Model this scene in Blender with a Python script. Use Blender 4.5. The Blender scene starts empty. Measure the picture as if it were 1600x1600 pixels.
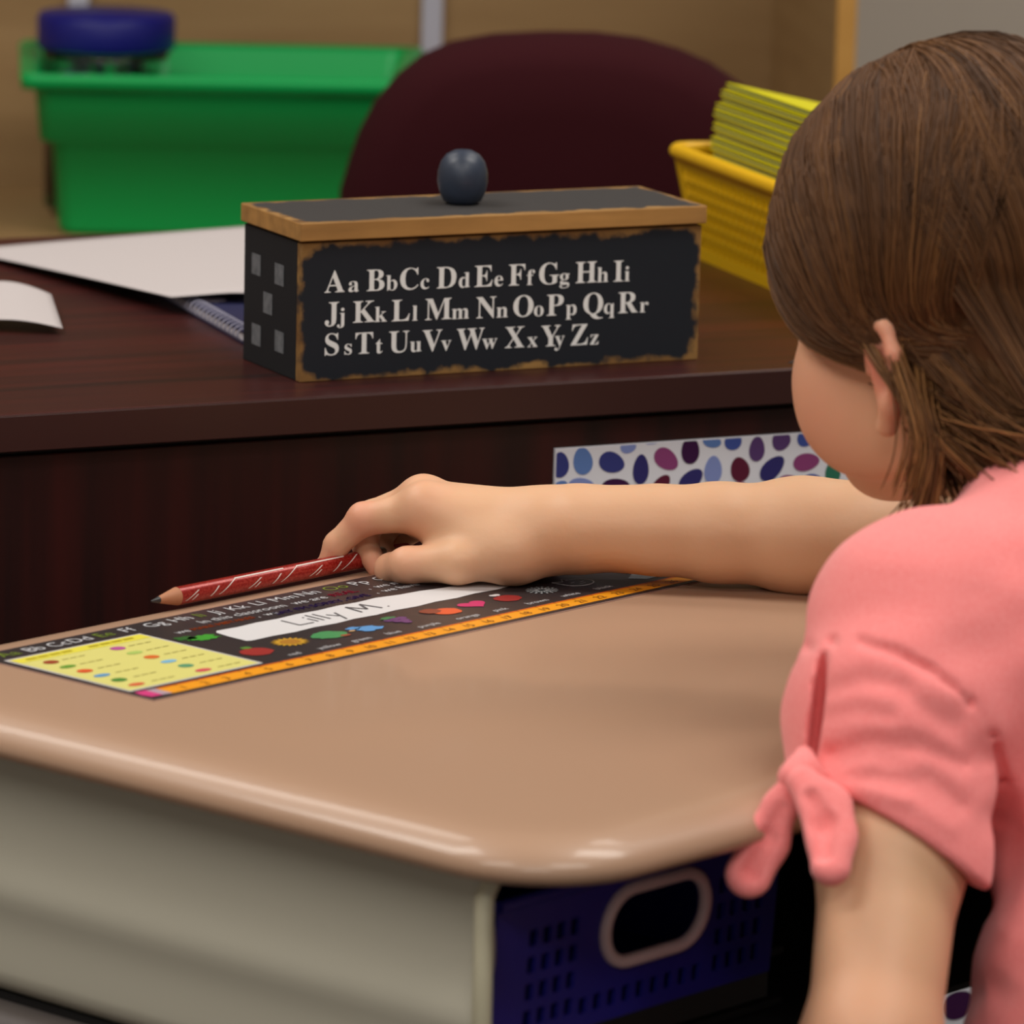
import bpy, bmesh, math, random
import numpy as np
from mathutils import Vector, Matrix
random.seed(7); rng = np.random.default_rng(7)
S = bpy.context.scene
COL = S.collection

# ------------------------------------------------------------------ camera
FPX = 8500.0; PITCH = math.radians(11.22); ROLL = math.radians(1.35)
CAMZ = 1.244
_cp, _sp = math.cos(PITCH), math.sin(PITCH)
_f = np.array([0, _cp, -_sp]); _u = np.array([0, _sp, _cp]); _r = np.array([1., 0, 0])
_c, _s = math.cos(ROLL), math.sin(ROLL)
CR = _c*_r + _s*_u; CU = -_s*_r + _c*_u; CF = _f
CO = np.array([0, 0, CAMZ])
cd = bpy.data.cameras.new('camera'); cam = bpy.data.objects.new('camera', cd); COL.objects.link(cam)
cam.matrix_world = Matrix(((CR[0], CU[0], -CF[0], 0), (CR[1], CU[1], -CF[1], 0), (CR[2], CU[2], -CF[2], CAMZ), (0, 0, 0, 1)))
cd.sensor_width = 36; cd.lens = FPX/1600*36; cd.clip_start = .05; cd.clip_end = 50
cd.dof.use_dof = True; cd.dof.focus_distance = 2.74; cd.dof.aperture_fstop = 12
S.camera = cam

def ray(x, y): return (x-800)/FPX*CR - (y-800)/FPX*CU + CF
def W(x, y, d): return CO + ray(x, y)*d                       # world point seen at photo pixel x, y at depth d
def Z(x, y, z):
    q = ray(x, y); return CO + q*((z-CAMZ)/q[2])
def onplane(x, y, p, n):
    q = ray(x, y); return CO + q*(((p-CO)@n)/(q@n))
def pix(P):
    v = np.asarray(P)-CO; z = v@CF; return 800+FPX*(v@CR)/z, 800-FPX*(v@CU)/z

# ------------------------------------------------------------------ world, lights, exposure
wd = bpy.data.worlds.new('world'); S.world = wd; wd.use_nodes = True
bg = wd.node_tree.nodes['Background']; bg.inputs[0].default_value = (1.0, .93, .86, 1); bg.inputs[1].default_value = .30
def area(name, loc, sx, sy, watts, rot=(0, 0, 0), col=(1, .955, .89)):
    l = bpy.data.lights.new(name, 'AREA'); l.shape = 'RECTANGLE'; l.size = sx; l.size_y = sy; l.energy = watts; l.color = col
    o = bpy.data.objects.new(name, l); COL.objects.link(o); o.location = loc; o.rotation_euler = rot; return o
CEIL = 2.75
for i, (x, y, w) in enumerate([(-1.3, .9, 20), (.9, .9, 20), (-1.5, 2.75, 26), (1.1, 2.75, 26), (-1.3, 4.1, 13), (1.1, 4.1, 13), (-.2, -.8, 31)]):
    area('ceiling_panel_lamp', (x, y, CEIL-.03), 1.2, .6, w)
S.view_settings.view_transform = 'Standard'; S.view_settings.look = 'None'
S.view_settings.exposure = 0.12; S.view_settings.gamma = 1; S.view_settings.use_curve_mapping = False

# ------------------------------------------------------------------ materials
def srgb(r, g, b):
    f = lambda c: (c/255/12.92) if c/255 <= .04045 else ((c/255+.055)/1.055)**2.4
    return (f(r), f(g), f(b), 1)
MATS = {}
def mat(name, col, rough=.5, spec=.5, metal=0, noise=None, bump=None, sss=0, coat=0, trans=0, sheen=0):
    """noise=(scale xyz, strength, other colour); bump=(scale, strength)"""
    if name in MATS: return MATS[name]
    m = bpy.data.materials.new(name); m.use_nodes = True; nt = m.node_tree; b = nt.nodes['Principled BSDF']
    c = srgb(*col) if max(col) > 1 else (*col, 1)
    b.inputs['Base Color'].default_value = c; b.inputs['Roughness'].default_value = rough
    b.inputs['Specular IOR Level'].default_value = spec; b.inputs['Metallic'].default_value = metal
    b.inputs['Coat Weight'].default_value = coat; b.inputs['Coat Roughness'].default_value = .2
    b.inputs['Transmission Weight'].default_value = trans
    if sheen: b.inputs['Sheen Weight'].default_value = sheen; b.inputs['Sheen Roughness'].default_value = .6
    if sss:
        b.inputs['Subsurface Weight'].default_value = sss; b.inputs['Subsurface Radius'].default_value = (1, .35, .2); b.inputs['Subsurface Scale'].default_value = .006
    tc = nt.nodes.new('ShaderNodeTexCoord')
    if noise:
        mp = nt.nodes.new('ShaderNodeMapping'); mp.inputs['Scale'].default_value = noise[0]
        nz = nt.nodes.new('ShaderNodeTexNoise'); nz.inputs['Detail'].default_value = 6; nz.inputs['Scale'].default_value = 1
        rp = nt.nodes.new('ShaderNodeValToRGB'); rp.color_ramp.elements[0].position = .5-noise[1]; rp.color_ramp.elements[1].position = .5+noise[1]
        rp.color_ramp.elements[0].color = c; rp.color_ramp.elements[1].color = srgb(*noise[2])
        nt.links.new(tc.outputs['Object'], mp.inputs[0]); nt.links.new(mp.outputs[0], nz.inputs['Vector'])
        nt.links.new(nz.outputs[0], rp.inputs[0]); nt.links.new(rp.outputs[0], b.inputs['Base Color'])
    if bump:
        nz = nt.nodes.new('ShaderNodeTexNoise'); nz.inputs['Scale'].default_value = bump[0]; nz.inputs['Detail'].default_value = 4
        bp = nt.nodes.new('ShaderNodeBump'); bp.inputs['Strength'].default_value = bump[1]; bp.inputs['Distance'].default_value = .001
        nt.links.new(tc.outputs['Object'], nz.inputs['Vector']); nt.links.new(nz.outputs[0], bp.inputs['Height']); nt.links.new(bp.outputs[0], b.inputs['Normal'])
    MATS[name] = m; return m

# ------------------------------------------------------------------ mesh helpers
class MB:
    def __init__(s): s.v = []; s.f = []; s.m = []; s.smooth = []
    def add(s, vs, fs, mi=0, smooth=False):
        o = len(s.v); s.v += [tuple(float(c) for c in p) for p in vs]; s.f += [tuple(i+o for i in f) for f in fs]
        s.m += [mi]*len(fs); s.smooth += [smooth]*len(fs); return s
    def box(s, x0, x1, y0, y1, z0, z1, mi=0, M=None):
        vs = [(x, y, z) for z in (z0, z1) for y in (y0, y1) for x in (x0, x1)]
        if M is not None: vs = [M(p) for p in vs]
        return s.add(vs, [(0, 2, 3, 1), (4, 5, 7, 6), (0, 1, 5, 4), (2, 6, 7, 3), (0, 4, 6, 2), (1, 3, 7, 5)], mi)
    def tube(s, pts, rad, n=12, mi=0, cap=True):
        pts = [np.asarray(p, float) for p in pts]; rad = rad if hasattr(rad, '__len__') else [rad]*len(pts)
        rings = []; up = None
        for i, p in enumerate(pts):
            t = pts[min(i+1, len(pts)-1)]-pts[max(i-1, 0)]; t /= np.linalg.norm(t)+1e-12
            if up is None: up = np.array([0, 0, 1.]) if abs(t[2]) < .9 else np.array([1., 0, 0])
            a = np.cross(t, up); a /= np.linalg.norm(a); b = np.cross(a, t); up = b
            rings.append([p+rad[i]*(math.cos(2*math.pi*k/n)*a+math.sin(2*math.pi*k/n)*b) for k in range(n)])
        vs = [v for r in rings for v in r]; fs = []
        for i in range(len(rings)-1):
            for k in range(n):
                a, b = i*n+k, i*n+(k+1) % n; fs.append((a, a+n, b+n, b))
        s.add(vs, fs, mi, True)
        if cap: s.add(rings[0], [tuple(range(n))], mi); s.add(rings[-1], [tuple(reversed(range(n)))], mi)
        return s
    def lathe(s, prof, c=(0, 0, 0), n=48, mi=0):
        c = np.asarray(c); vs = []; fs = []
        for r, z in prof:
            for k in range(n):
                t = 2*math.pi*k/n; vs.append((c[0]+r*math.cos(t), c[1]+r*math.sin(t), c[2]+z))
        for i in range(len(prof)-1):
            for k in range(n):
                a, b = i*n+k, i*n+(k+1) % n; fs.append((a, b, b+n, a+n))
        return s.add(vs, fs, mi, True)
    def prism(s, poly, z0, z1, mi=0, M=None):
        n = len(poly); vs = [(x, y, z0) for x, y in poly]+[(x, y, z1) for x, y in poly]
        if M is not None: vs = [M(p) for p in vs]
        fs = [tuple(reversed(range(n))), tuple(range(n, 2*n))]+[(i, (i+1) % n, n+(i+1) % n, n+i) for i in range(n)]
        return s.add(vs, fs, mi)
    def build(s, name, mats, parent=None, bevel=0, seg=2, label=None):
        me = bpy.data.meshes.new(name); me.from_pydata(s.v, [], s.f)
        for m in (mats if isinstance(mats, (list, tuple)) else [mats]): me.materials.append(m)
        me.polygons.foreach_set('material_index', s.m); me.polygons.foreach_set('use_smooth', s.smooth); me.update()
        o = bpy.data.objects.new(name, me); COL.objects.link(o)
        if parent is not None: o.parent = parent
        if bevel:
            b = o.modifiers.new('bevel', 'BEVEL'); b.width = bevel; b.segments = seg; b.limit_method = 'ANGLE'; b.angle_limit = .7
        if label: o['label'] = label
        return o

def tag(o, label, cat, group=None):
    o['label'] = label; o['category'] = cat
    if group: o['group'] = group
    return o
def thing(name, loc, rz, label, cat, group=None):
    o = bpy.data.objects.new(name, None); COL.objects.link(o); o.location = [float(v) for v in loc]; o.rotation_euler = (0, 0, rz)
    o.empty_display_size = .05
    return tag(o, label, cat, group)
def struct(o): o['kind'] = 'structure'; return o
def text_mesh(body, size, bold=False):
    if bold:
        body = ''.join(chr(0x1D400+ord(ch)-65) if 'A' <= ch <= 'Z' else chr(0x1D41A+ord(ch)-97) if 'a' <= ch <= 'z' else ch for ch in body)
    c = bpy.data.curves.new('t', 'FONT'); c.body = body; c.size = size; c.resolution_u = 3
    o = bpy.data.objects.new('t', c); COL.objects.link(o); bpy.context.view_layer.update()
    m = bpy.data.meshes.new_from_object(o.evaluated_get(bpy.context.evaluated_depsgraph_get()))
    v = [tuple(x.co) for x in m.vertices]; f = [tuple(p.vertices) for p in m.polygons]
    bpy.data.objects.remove(o); bpy.data.curves.remove(c); bpy.data.meshes.remove(m)
    return v, f
def add_text(mb, body, size, M, mi=0, bold=False, squash=1, height=.00015):
    """printed lettering: a film of the letter shapes, lifted by height"""
    v, f = text_mesh(body, size, bold)
    mb.add([M((x*squash, y, height)) for x, y, _ in v], f, mi)

# ------------------------------------------------------------------ signed distance bodies -> one continuous surface-net mesh
class Cone:
    def __init__(s, a, b, ra, rb, k=.004):
        s.a = np.asarray(a, float); s.b = np.asarray(b, float); s.ra = ra; s.rb = rb; s.k = k; s.d = s.b-s.a; s.l2 = s.d@s.d+1e-12
    def __call__(s, P):
        q = P-s.a; t = np.clip(q@s.d/s.l2, 0, 1); q = q-t[:, None]*s.d
        return np.sqrt((q*q).sum(1))-(s.ra+(s.rb-s.ra)*t)
class Ell:
    def __init__(s, c, axes, r, k=.006, sub=False):
        s.c = np.asarray(c, float); s.M = np.asarray(axes, float).T; s.r = np.asarray(r, float); s.k = k
    def __call__(s, P):
        q = (P-s.c)@s.M; k0 = np.sqrt(((q/s.r)**2).sum(1)); k1 = np.sqrt(((q/s.r**2)**2).sum(1))
        return np.where(k1 > 1e-9, k0*(k0-1)/np.maximum(k1, 1e-9), -s.r.min())
def smin(a, b, k): h = np.maximum(k-np.abs(a-b), 0)/k; return np.minimum(a, b)-h*h*k*.25
def smax(a, b, k): return -smin(-a, -b, k)
def sdf_mesh(prims, post, lo, hi, h, n=14):
    """prims: smoothly joined solids; post(P,d): carving"""
    lo = np.asarray(lo, float); hi = np.asarray(hi, float)
    nb = np.ceil((hi-lo)/(n*h)).astype(int); Rb = .87*(n+2)*h
    gx, gy, gz = np.meshgrid(*[np.arange(k) for k in nb], indexing='ij'); blocks = np.stack([gx, gy, gz], -1).reshape(-1, 3)
    cen = lo+(blocks*n+n/2)*h
    D = np.stack([p(cen) for p in prims])
    act = D.min(0) < Rb+.012
    GS = (nb*n+4).astype(np.int64); keys = []; vco = []; quads = []
    loc = np.stack(np.meshgrid(*[np.arange(n+2)]*3, indexing='ij'), -1).reshape(-1, 3)
    for bi in np.nonzero(act)[0]:
        b = blocks[bi]; P = lo+(b*n+loc-1)*h
        d = None
        for j, p in enumerate(prims):
            if D[j, bi] > Rb+.036: continue
            e = p(P); d = e if d is None else smin(d, e, p.k)
        if d is None: continue
        if post: d = post(P, d)
        if d.min() > 0 or d.max() < 0: continue
        d = d.reshape(n+2, n+2, n+2); ins = d < 0
        # cells (n+1)^3
        cnt = np.zeros((n+1,)*3, int); corner = []
        for i in (0, 1):
            for j in (0, 1):
                for k in (0, 1): cnt += ins[i:n+1+i, j:n+1+j, k:n+1+k]
        ac = (cnt > 0) & (cnt < 8)
        acc = np.zeros((n+1, n+1, n+1, 3)); num = np.zeros((n+1,)*3)
        base = np.stack(np.meshgrid(*[np.arange(n+1)]*3, indexing='ij'), -1).astype(float)
        for ax in range(3):
            o1, o2 = [a for a in range(3) if a != ax]
            for i in (0, 1):
                for j in (0, 1):
                    s0 = [slice(0, n+1)]*3; s0[o1] = slice(i, n+1+i); s0[o2] = slice(j, n+1+j)
                    s1 = list(s0); s1[ax] = slice(1, n+2)
                    a = d[tuple(s0)]; c = d[tuple(s1)]; cr = (a < 0) != (c < 0)
                    t = np.where(cr, a/np.where(cr, a-c, 1), 0); p = base.copy(); p[..., o1] += i; p[..., o2] += j; p[..., ax] += t
                    acc += p*cr[..., None]; num += cr
        ci = np.argwhere(ac)
        if not len(ci): continue
        co = acc[ac]/num[ac][:, None]; gl = b*n+ci
        keys.append((gl[:, 0]*GS[1]+gl[:, 1])*GS[2]+gl[:, 2]); vco.append(lo+(b*n+co-1)*h)
        for ax in range(3):
            o1, o2 = [(1, 2), (2, 0), (0, 1)][ax]
            s0 = [slice(1, n+1)]*3; s1 = list(s0); s1[ax] = slice(2, n+2)
            a = ins[tuple(s0)]; c = ins[tuple(s1)]; e = np.argwhere(a != c)
            if not len(e): continue
            fl = a[tuple(e.T)]; g = b*n+e+1
            q = []
            for da, db in ((1, 1), (0, 1), (0, 0), (1, 0)):
                w = g.copy(); w[:, o1] -= da; w[:, o2] -= db; q.append((w[:, 0]*GS[1]+w[:, 1])*GS[2]+w[:, 2])
            q = np.stack(q, 1); q[~fl] = q[~fl][:, ::-1]; quads.append(q)
    keys = np.concatenate(keys); vco = np.concatenate(vco); quads = np.concatenate(quads)
    uk, idx = np.unique(keys, return_index=True); V = vco[idx]
    pos = np.searchsorted(uk, quads); pos = np.minimum(pos, len(uk)-1); ok = (uk[pos] == quads).all(1); Q = pos[ok]
    return V, Q
def np_mesh(name, V, Q, mats, parent=None, attr=None, smooth=True):
    me = bpy.data.meshes.new(name); k = Q.shape[1]
    me.vertices.add(len(V)); me.vertices.foreach_set('co', V.astype('f').ravel())
    me.loops.add(Q.size); me.loops.foreach_set('vertex_index', Q.astype('i').ravel())
    me.polygons.add(len(Q)); me.polygons.foreach_set('loop_start', np.arange(0, Q.size, k, dtype='i'))
    me.polygons.foreach_set('use_smooth', np.full(len(Q), smooth)); me.update(calc_edges=True); me.validate()
    for m in (mats if isinstance(mats, (list, tuple)) else [mats]): me.materials.append(m)
    if attr is not None:
        for an, val in attr.items():
            at = me.attributes.new(an, 'FLOAT', 'POINT'); at.data.foreach_set('value', val.astype('f'))
    o = bpy.data.objects.new(name, me); COL.objects.link(o)
    if parent is not None: o.parent = parent
    return o
def relax(V, Q, it=2):
    for _ in range(it):
        acc = np.zeros_like(V); n = np.zeros(len(V))
        for a in range(4):
            i, j = Q[:, a], Q[:, (a+1) % 4]
            for c in range(3): acc[:, c] += np.bincount(i, V[j, c], len(V))+np.bincount(j, V[i, c], len(V))
            n += np.bincount(i, minlength=len(V))+np.bincount(j, minlength=len(V))
        V = V*.5+.5*acc/np.maximum(n, 1)[:, None]
    return V

# ------------------------------------------------------------------ frames of the two desks and the bookshelf
DZ = .68; TZ = .74
a1 = math.radians(48.5); A = np.array([math.cos(a1), math.sin(a1), 0]); B = np.array([-math.sin(a1), math.cos(a1), 0])
C0 = Z(864, 1345, DZ)                                        # near corner of the pupil's desk top
def D(a, b, z=0): return C0+A*a+B*b+np.array([0, 0, z])
a2 = math.radians(25.8); A2 = np.array([math.cos(a2), math.sin(a2), 0]); B2 = np.array([-math.sin(a2), math.cos(a2), 0])
E0 = Z(468, 622, TZ)                                         # a point on the teacher's desk front edge
a3 = math.radians(5); A3 = np.array([math.cos(a3), math.sin(a3), 0]); B3 = np.array([-math.sin(a3), math.cos(a3), 0])

# ================================================================== THE SETTING
m_wall = mat('wall_paint', (186, 176, 164), .85, .2, bump=(300, .1))
m_floor = mat('dark_carpet', (52, 47, 48), .95, .1, noise=((60, 60, 60), .25, (70, 62, 60)))
mb = MB(); mb.box(-3.2, 3.2, -2.0, 5.4, -.05, 0); o = struct(mb.build('floor', m_floor))
WB = W(800, 50, 4.95); WB[2] = 0                              # back wall plane, parallel to the bookshelf
wl = MB(); wl.box(-3.3, 3.2, 0, .1, 0, 2.8)
o = struct(wl.build('wall_back', m_wall)); o.location = WB; o.rotation_euler = (0, 0, a3)
wl = MB(); wl.box(3.2, 3.3, -2.0, 5.6, 0, 2.8); struct(wl.build('wall_right', m_wall))
wl = MB(); wl.box(-3.3, -3.2, -2.0, 5.0, 0, 2.8); struct(wl.build('wall_left', m_wall))
wl = MB(); wl.box(-3.3, 3.3, -2.0, 5.6, 2.8, 2.9); struct(wl.build('ceiling', mat('ceiling_white', (200, 192, 178), .9, .2)))

# ================================================================== BOOKSHELF behind
def wood_mat(name, c1, c2, scale, rough=.45, spec=.4, pos=.18):
    return mat(name, c1, rough, spec, noise=(scale, pos, c2))
m_maple = wood_mat('pale_maple_laminate', (150, 118, 78), (168, 136, 94), (3, 3, 26), .5)
m_mapleedge = wood_mat('maple_edge_band', (190, 138, 66), (206, 154, 80), (3, 3, 20), .5)
SHZ = W(100, 352, 4.25)[2]                                   # height of the shelf board that carries the bin
fr = W(1322, 60, 4.13); fr[2] = 0                             # front foot of the right side panel
bs = thing('bookshelf', fr, a3, 'pale maple bookshelf with pale metal standards behind the maroon chair', 'bookshelf')
# local x runs left (-) from the side panel, y to the back
DEP = .385; LW = -1.55
mb = MB(); mb.box(-.0065, .0065, .004, DEP, 0, 1.75); mb.build('side_panel', m_maple, bs, .001)
mb = MB(); mb.box(LW-.02, LW, .004, DEP, 0, 1.75); mb.build('side_panel', m_maple, bs, .001)
mb = MB(); mb.box(-.0075, .0075, -.002, .004, 0, 1.75); mb.build('edge_band', m_mapleedge, bs, .0008, label='honey coloured front edge of the right side panel')
mb = MB(); mb.box(LW, -.0065, DEP-.008, DEP, 0, 1.75); mb.build('back_panel', m_maple, bs)
for z in (.08, SHZ, 1.36, 1.74):
    mb = MB(); mb.box(LW, -.0065, .0, DEP-.008, z-.025, z); mb.build('shelf_board', m_maple, bs, .0015)
mb = MB(); mb.box(LW, -.0065, .02, .04, 0, .055); mb.build('plinth', m_maple, bs)
m_std = mat('pale_blue_grey_metal', (190, 190, 205), .45, .5)
for px_ in (672, 122):
    q = W(px_, 30, 4.50); lx = (q-fr)@A3
    mb = MB(); mb.box(lx-.0085, lx+.0085, DEP-.016, DEP-.0085, SHZ+.002, 1.33); mb.build('shelf_standard', m_std, bs, .001, label='pale vertical metal standard')

# ================================================================== GREEN BIN and the jar in it
m_green = mat('green_plastic', (0, 172, 84), .36, .4)
bl = W(100, 352, 4.20); bl[2] = SHZ
def binc(x, y, z, w): return (x, y, z)
bw = .257; bd = .20; bh = .133
gb = thing('book_bin', bl, a3*.4, 'green plastic book bin with a wide stepped rim on the bookshelf', 'bin')
def shell(rings, mbx, close=True):
    n = len(rings[0]); vs = [v for r in rings for v in r]; fs = []
    for i in range(len(rings)-1):
        for k in range(n): fs.append((i*n+k, i*n+(k+1) % n, (i+1)*n+(k+1) % n, (i+1)*n+k))
    if close: fs.append(tuple(reversed(range(n)))); fs.append(tuple(range((len(rings)-1)*n, len(rings)*n)))
    mbx.add(vs, fs, 0, True)
def rrect(x0, x1, y0, y1, r, z, n=5, skew=0):
    out = []
    for cx, cy, a0 in ((x1-r, y0+r, -90), (x1-r, y1-r, 0), (x0+r, y1-r, 90), (x0+r, y0+r, 180)):
        for k in range(n+1):
            t = math.radians(a0+90*k/n); px, py = cx+r*math.cos(t), cy+r*math.sin(t)
            f_ = (py-y0)/(y1-y0); m_ = (x0+x1)/2; px = m_+(px-m_)*(1+skew*f_); out.append((px, py, z))
    return out
g = MB()
def br(e, z, r=.012, sk=.10): return rrect(0-e, bw*.90+e, 0-e*.6, bd+e*.6, r, z*.962, skew=sk)
shell([br(0, .0), br(.004, .006), br(.009, .074), br(.0185, .0765), br(.022, .116), br(.027, .120), br(.030, .1245), br(.028, .129),
       br(.022, .130), br(.018, .127), br(.013, .078), br(.006, .076), br(.001, .005)], g, True)
g.build('tub', m_green, gb)
g = MB(); shell([br(.027, .1185), br(.0325, .1185), br(.0335, .129), br(.030, .1315), br(.026, .1305)], g, False); g.build('rim', m_green, gb)
jp = W(166, 75, 4.29); jz = jp[2]
m_lid = mat('blue_plastic_lid', (22, 24, 120), .45, .4)
jr = thing('craft_jar', (jp[0], jp[1], SHZ+.005), 0, 'clear plastic craft jar with a wide blue screw lid standing in the green bin', 'jar')
jh = jz-SHZ-.005
g = MB(); g.lathe([(0, jh), (.053, jh), (.0545, jh+.003), (.0545, jh+.024), (.052, jh+.028), (0, jh+.029)], n=56); g.build('lid', m_lid, jr)
m_clear = mat('clear_plastic', (235, 235, 235), .06, .5, trans=1.0)
g = MB(); g.lathe([(0, 0), (.046, 0), (.049, .004), (.049, jh-.008), (.050, jh-.001), (.0485, jh-.001), (.0475, jh-.008), (.0475, .005), (0, .002)], n=56); g.build('glass', m_clear, jr)
cols = [(120, 60, 150), (60, 60, 60), (200, 190, 210), (150, 130, 30), (30, 30, 30), (150, 110, 190)]
for ci, cc in enumerate(cols):
    g = MB()
    for k in range(26):
        t = random.uniform(0, 2*math.pi); r_ = .040*math.sqrt(random.random()); z = random.uniform(.012, jh-.014); x, y = r_*math.cos(t), r_*math.sin(t); s_ = random.uniform(.004, .007)
        g.lathe([(0, -s_), (s_*.7, -s_*.7), (s_, 0), (s_*.7, s_*.7), (0, s_)], (x, y, z), 8)
    q = g.build('beads', mat('beads_%d' % ci, cc, .3), jr); q['kind'] = 'stuff'

# ================================================================== MAROON CHAIR
m_maroon = mat('maroon_fabric', (52, 11, 18), .9, .15, bump=(900, .5))
m_blackp = mat('black_plastic', (18, 18, 20), .45, .4)
ch0 = W(900, 200, 3.86); cx_, cy_ = ch0[0], ch0[1]
oc = thing('office_chair', (cx_, cy_, 0), 0, 'maroon fabric office chair with a rounded backrest behind the teacher desk', 'chair')
prof = [(530, 300), (545, 250), (560, 207), (585, 160), (620, 118), (658, 87), (705, 66), (770, 54), (850, 50), (930, 51), (1000, 60), (1060, 77), (1110, 99), (1155, 130), (1200, 166), (1233, 205), (1256, 255), (1268, 300)]
pts = []
for x, y in prof:
    q = onplane(x, y, np.array([cx_, cy_, 0]), np.array([0, 1., 0])); pts.append((q[0]-cx_, q[2]))
zc = pts[0][1]; lx, rx = pts[0][0], pts[-1][0]; mid = (lx+rx)/2; hw = (rx-lx)/2
low = [(mid+hw*1.01*math.cos(t), zc-.05-.17*(abs(math.sin(t))**.6)) for t in np.radians([0, -15, -35, -55, -75, -105, -125, -145, -165, -180])]
poly = pts+low
g = MB(); n = len(poly); cz = sum(p[1] for p in poly)/n
rings = []
for s_, yy in ((.0, -.046), (.55, -.045), (.82, -.040), (.93, -.030), (.985, -.012), (1., .008), (.985, .024), (.93, .034), (.5, .040), (0, .040)):
    rings.append([(mid+(x-mid)*s_, yy+.10*((x-mid)*s_)**2*8*.2, cz+(z-cz)*s_) for x, z in poly])
vs = [v for r in rings for v in r]
g.add(vs, [(i*n+k, i*n+(k+1) % n, (i+1)*n+(k+1) % n, (i+1)*n+k) for i in range(len(rings)-1) for k in range(n)], 0, True)
g.build('backrest', m_maroon, oc)
g = MB(); shell([rrect(mid-.2, mid+.2, -.40, .02, .08, z) for z in (.44,)]+[rrect(mid-.225, mid+.225, -.43, .05, .1, z) for z in (.455, .50)]+[rrect(mid-.2, mid+.2, -.40, .02, .08, .525)], g); g.build('seat', m_maroon, oc)
g = MB(); g.tube([(mid, 0, .435), (mid, .085, .44), (mid, .09, .62), (mid, .035, .70)], .016, 10); g.build('back_bracket', m_blackp, oc)
g = MB(); g.tube([(mid, -.2, .44), (mid, -.2, .12)], .025, 14); g.build('gas_column', m_blackp, oc)
for k in range(5):
    t = 2*math.pi*k/5+.3; e = (mid+.28*math.cos(t), .2*-1+.28*math.sin(t))
    g = MB(); g.tube([(mid, -.2, .13), (e[0], e[1], .075)], [.022, .014], 10); lg = g.build('base_arm', m_blackp, oc)
    g = MB(); g.tube([(e[0]-.012, e[1], .027), (e[0]+.012, e[1], .027)], .027, 14); g.tube([(e[0], e[1], .04), (e[0], e[1], .08)], .008, 8); g.build('caster', m_blackp, lg)

# ================================================================== TEACHER DESK
def maho(name, sc, c1=(50, 20, 18), c2=(92, 30, 24), rough=.32, spec=.5):
    return mat(name, c1, rough, spec, noise=(sc, .22, c2))
m_top = maho('mahogany_laminate_top', (2.5, 60, 10), (38, 14, 12), (72, 22, 18), .36)
m_front = maho('mahogany_laminate_front', (42, 4, 1.6), (28, 11, 10), (62, 17, 14), .45, .4)
m_edge = mat('dark_edge_band', (52, 24, 22), .35, .5)
td = thing('teacher_desk', (E0[0], E0[1], 0), a2, 'dark mahogany teacher desk holding the alphabet box and papers', 'desk')
XL, XR, DD = -.75, .98, .585
g = MB(); g.box(XL, XR, .0015, DD, TZ-.019, TZ); g.build('desktop', m_top, td, .001)
g = MB(); g.box(XL-.001, XR+.001, -.0008, .0015, TZ-.0195, TZ-.0004); g.build('edge_band', m_edge, td, .0006)
g = MB(); g.box(XL+.02, XR-.02, .012, .03, .06, TZ-.024); g.build('front_panel', m_front, td, .0008)
g = MB(); g.box(XL+.02, XR-.02, .018, .03, TZ-.026, TZ-.0185); g.build('gap_shadow_strip', mat('gap_shadow_black', (12, 8, 8), .6), td)  # near-black strip paints the shadow of the gap under the desktop
for x in (XL+.02, XR-.045):
    g = MB(); g.box(x, x+.025, .03, DD-.02, .0, TZ-.0195); g.build('side_panel', m_front, td, .0008)
g = MB(); g.box(XL+.046, XL+.45, .031, DD-.06, .12, TZ-.0195); ped = g.build('drawer_pedestal', m_front, td, .0008)
for z in (.14, .44):
    g = MB(); g.box(XL+.056, XL+.44, DD-.06, DD-.042, z, z+.27); dr = g.build('drawer', m_front, td, .0008)
    g = MB(); g.tube([(XL+.2, DD-.042, z+.2), (XL+.2, DD-.02, z+.2), (XL+.31, DD-.02, z+.2), (XL+.31, DD-.042, z+.2)], .004, 8); g.build('handle', m_std, dr)
def tdl(P): v = np.asarray(P)-np.array([E0[0], E0[1], 0]); return np.array([v@A2, v@B2, v[2]])

# patterned board taped to the front of the desk
pp = np.array([E0[0], E0[1], 0])+B2*.0115
def onpanel(x, y): q = tdl(onplane(x, y, pp, B2)); return q[0], q[2]
x0, z0 = onpanel(865, 700); x1, z1 = onpanel(1325, 672)
bo = thing('patterned_board', (E0[0]+B2[0]*.0118+A2[0]*x0, E0[1]+B2[1]*.0118+A2[1]*x0, .30), a2, 'white board with purple, blue and maroon oval petals fixed to the desk front', 'board')
BWD = .46; ztop = z0-.30
g = MB(); g.box(0, BWD, -.0028, 0, 0, ztop); g.build('card', mat('white_card', (236, 238, 248), .6, .3), bo, .0005)
OC = {'D': (56, 62, 132), 'L': (98, 132, 196), 'N': (50, 46, 112), 'l': (136, 152, 212), 'p': (146, 68, 124), 'P': (60, 14, 68), 'm': (96, 26, 54), 'u': (92, 62, 118), 'M': (68, 88, 166), 'g': (50, 120, 96)}
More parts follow.
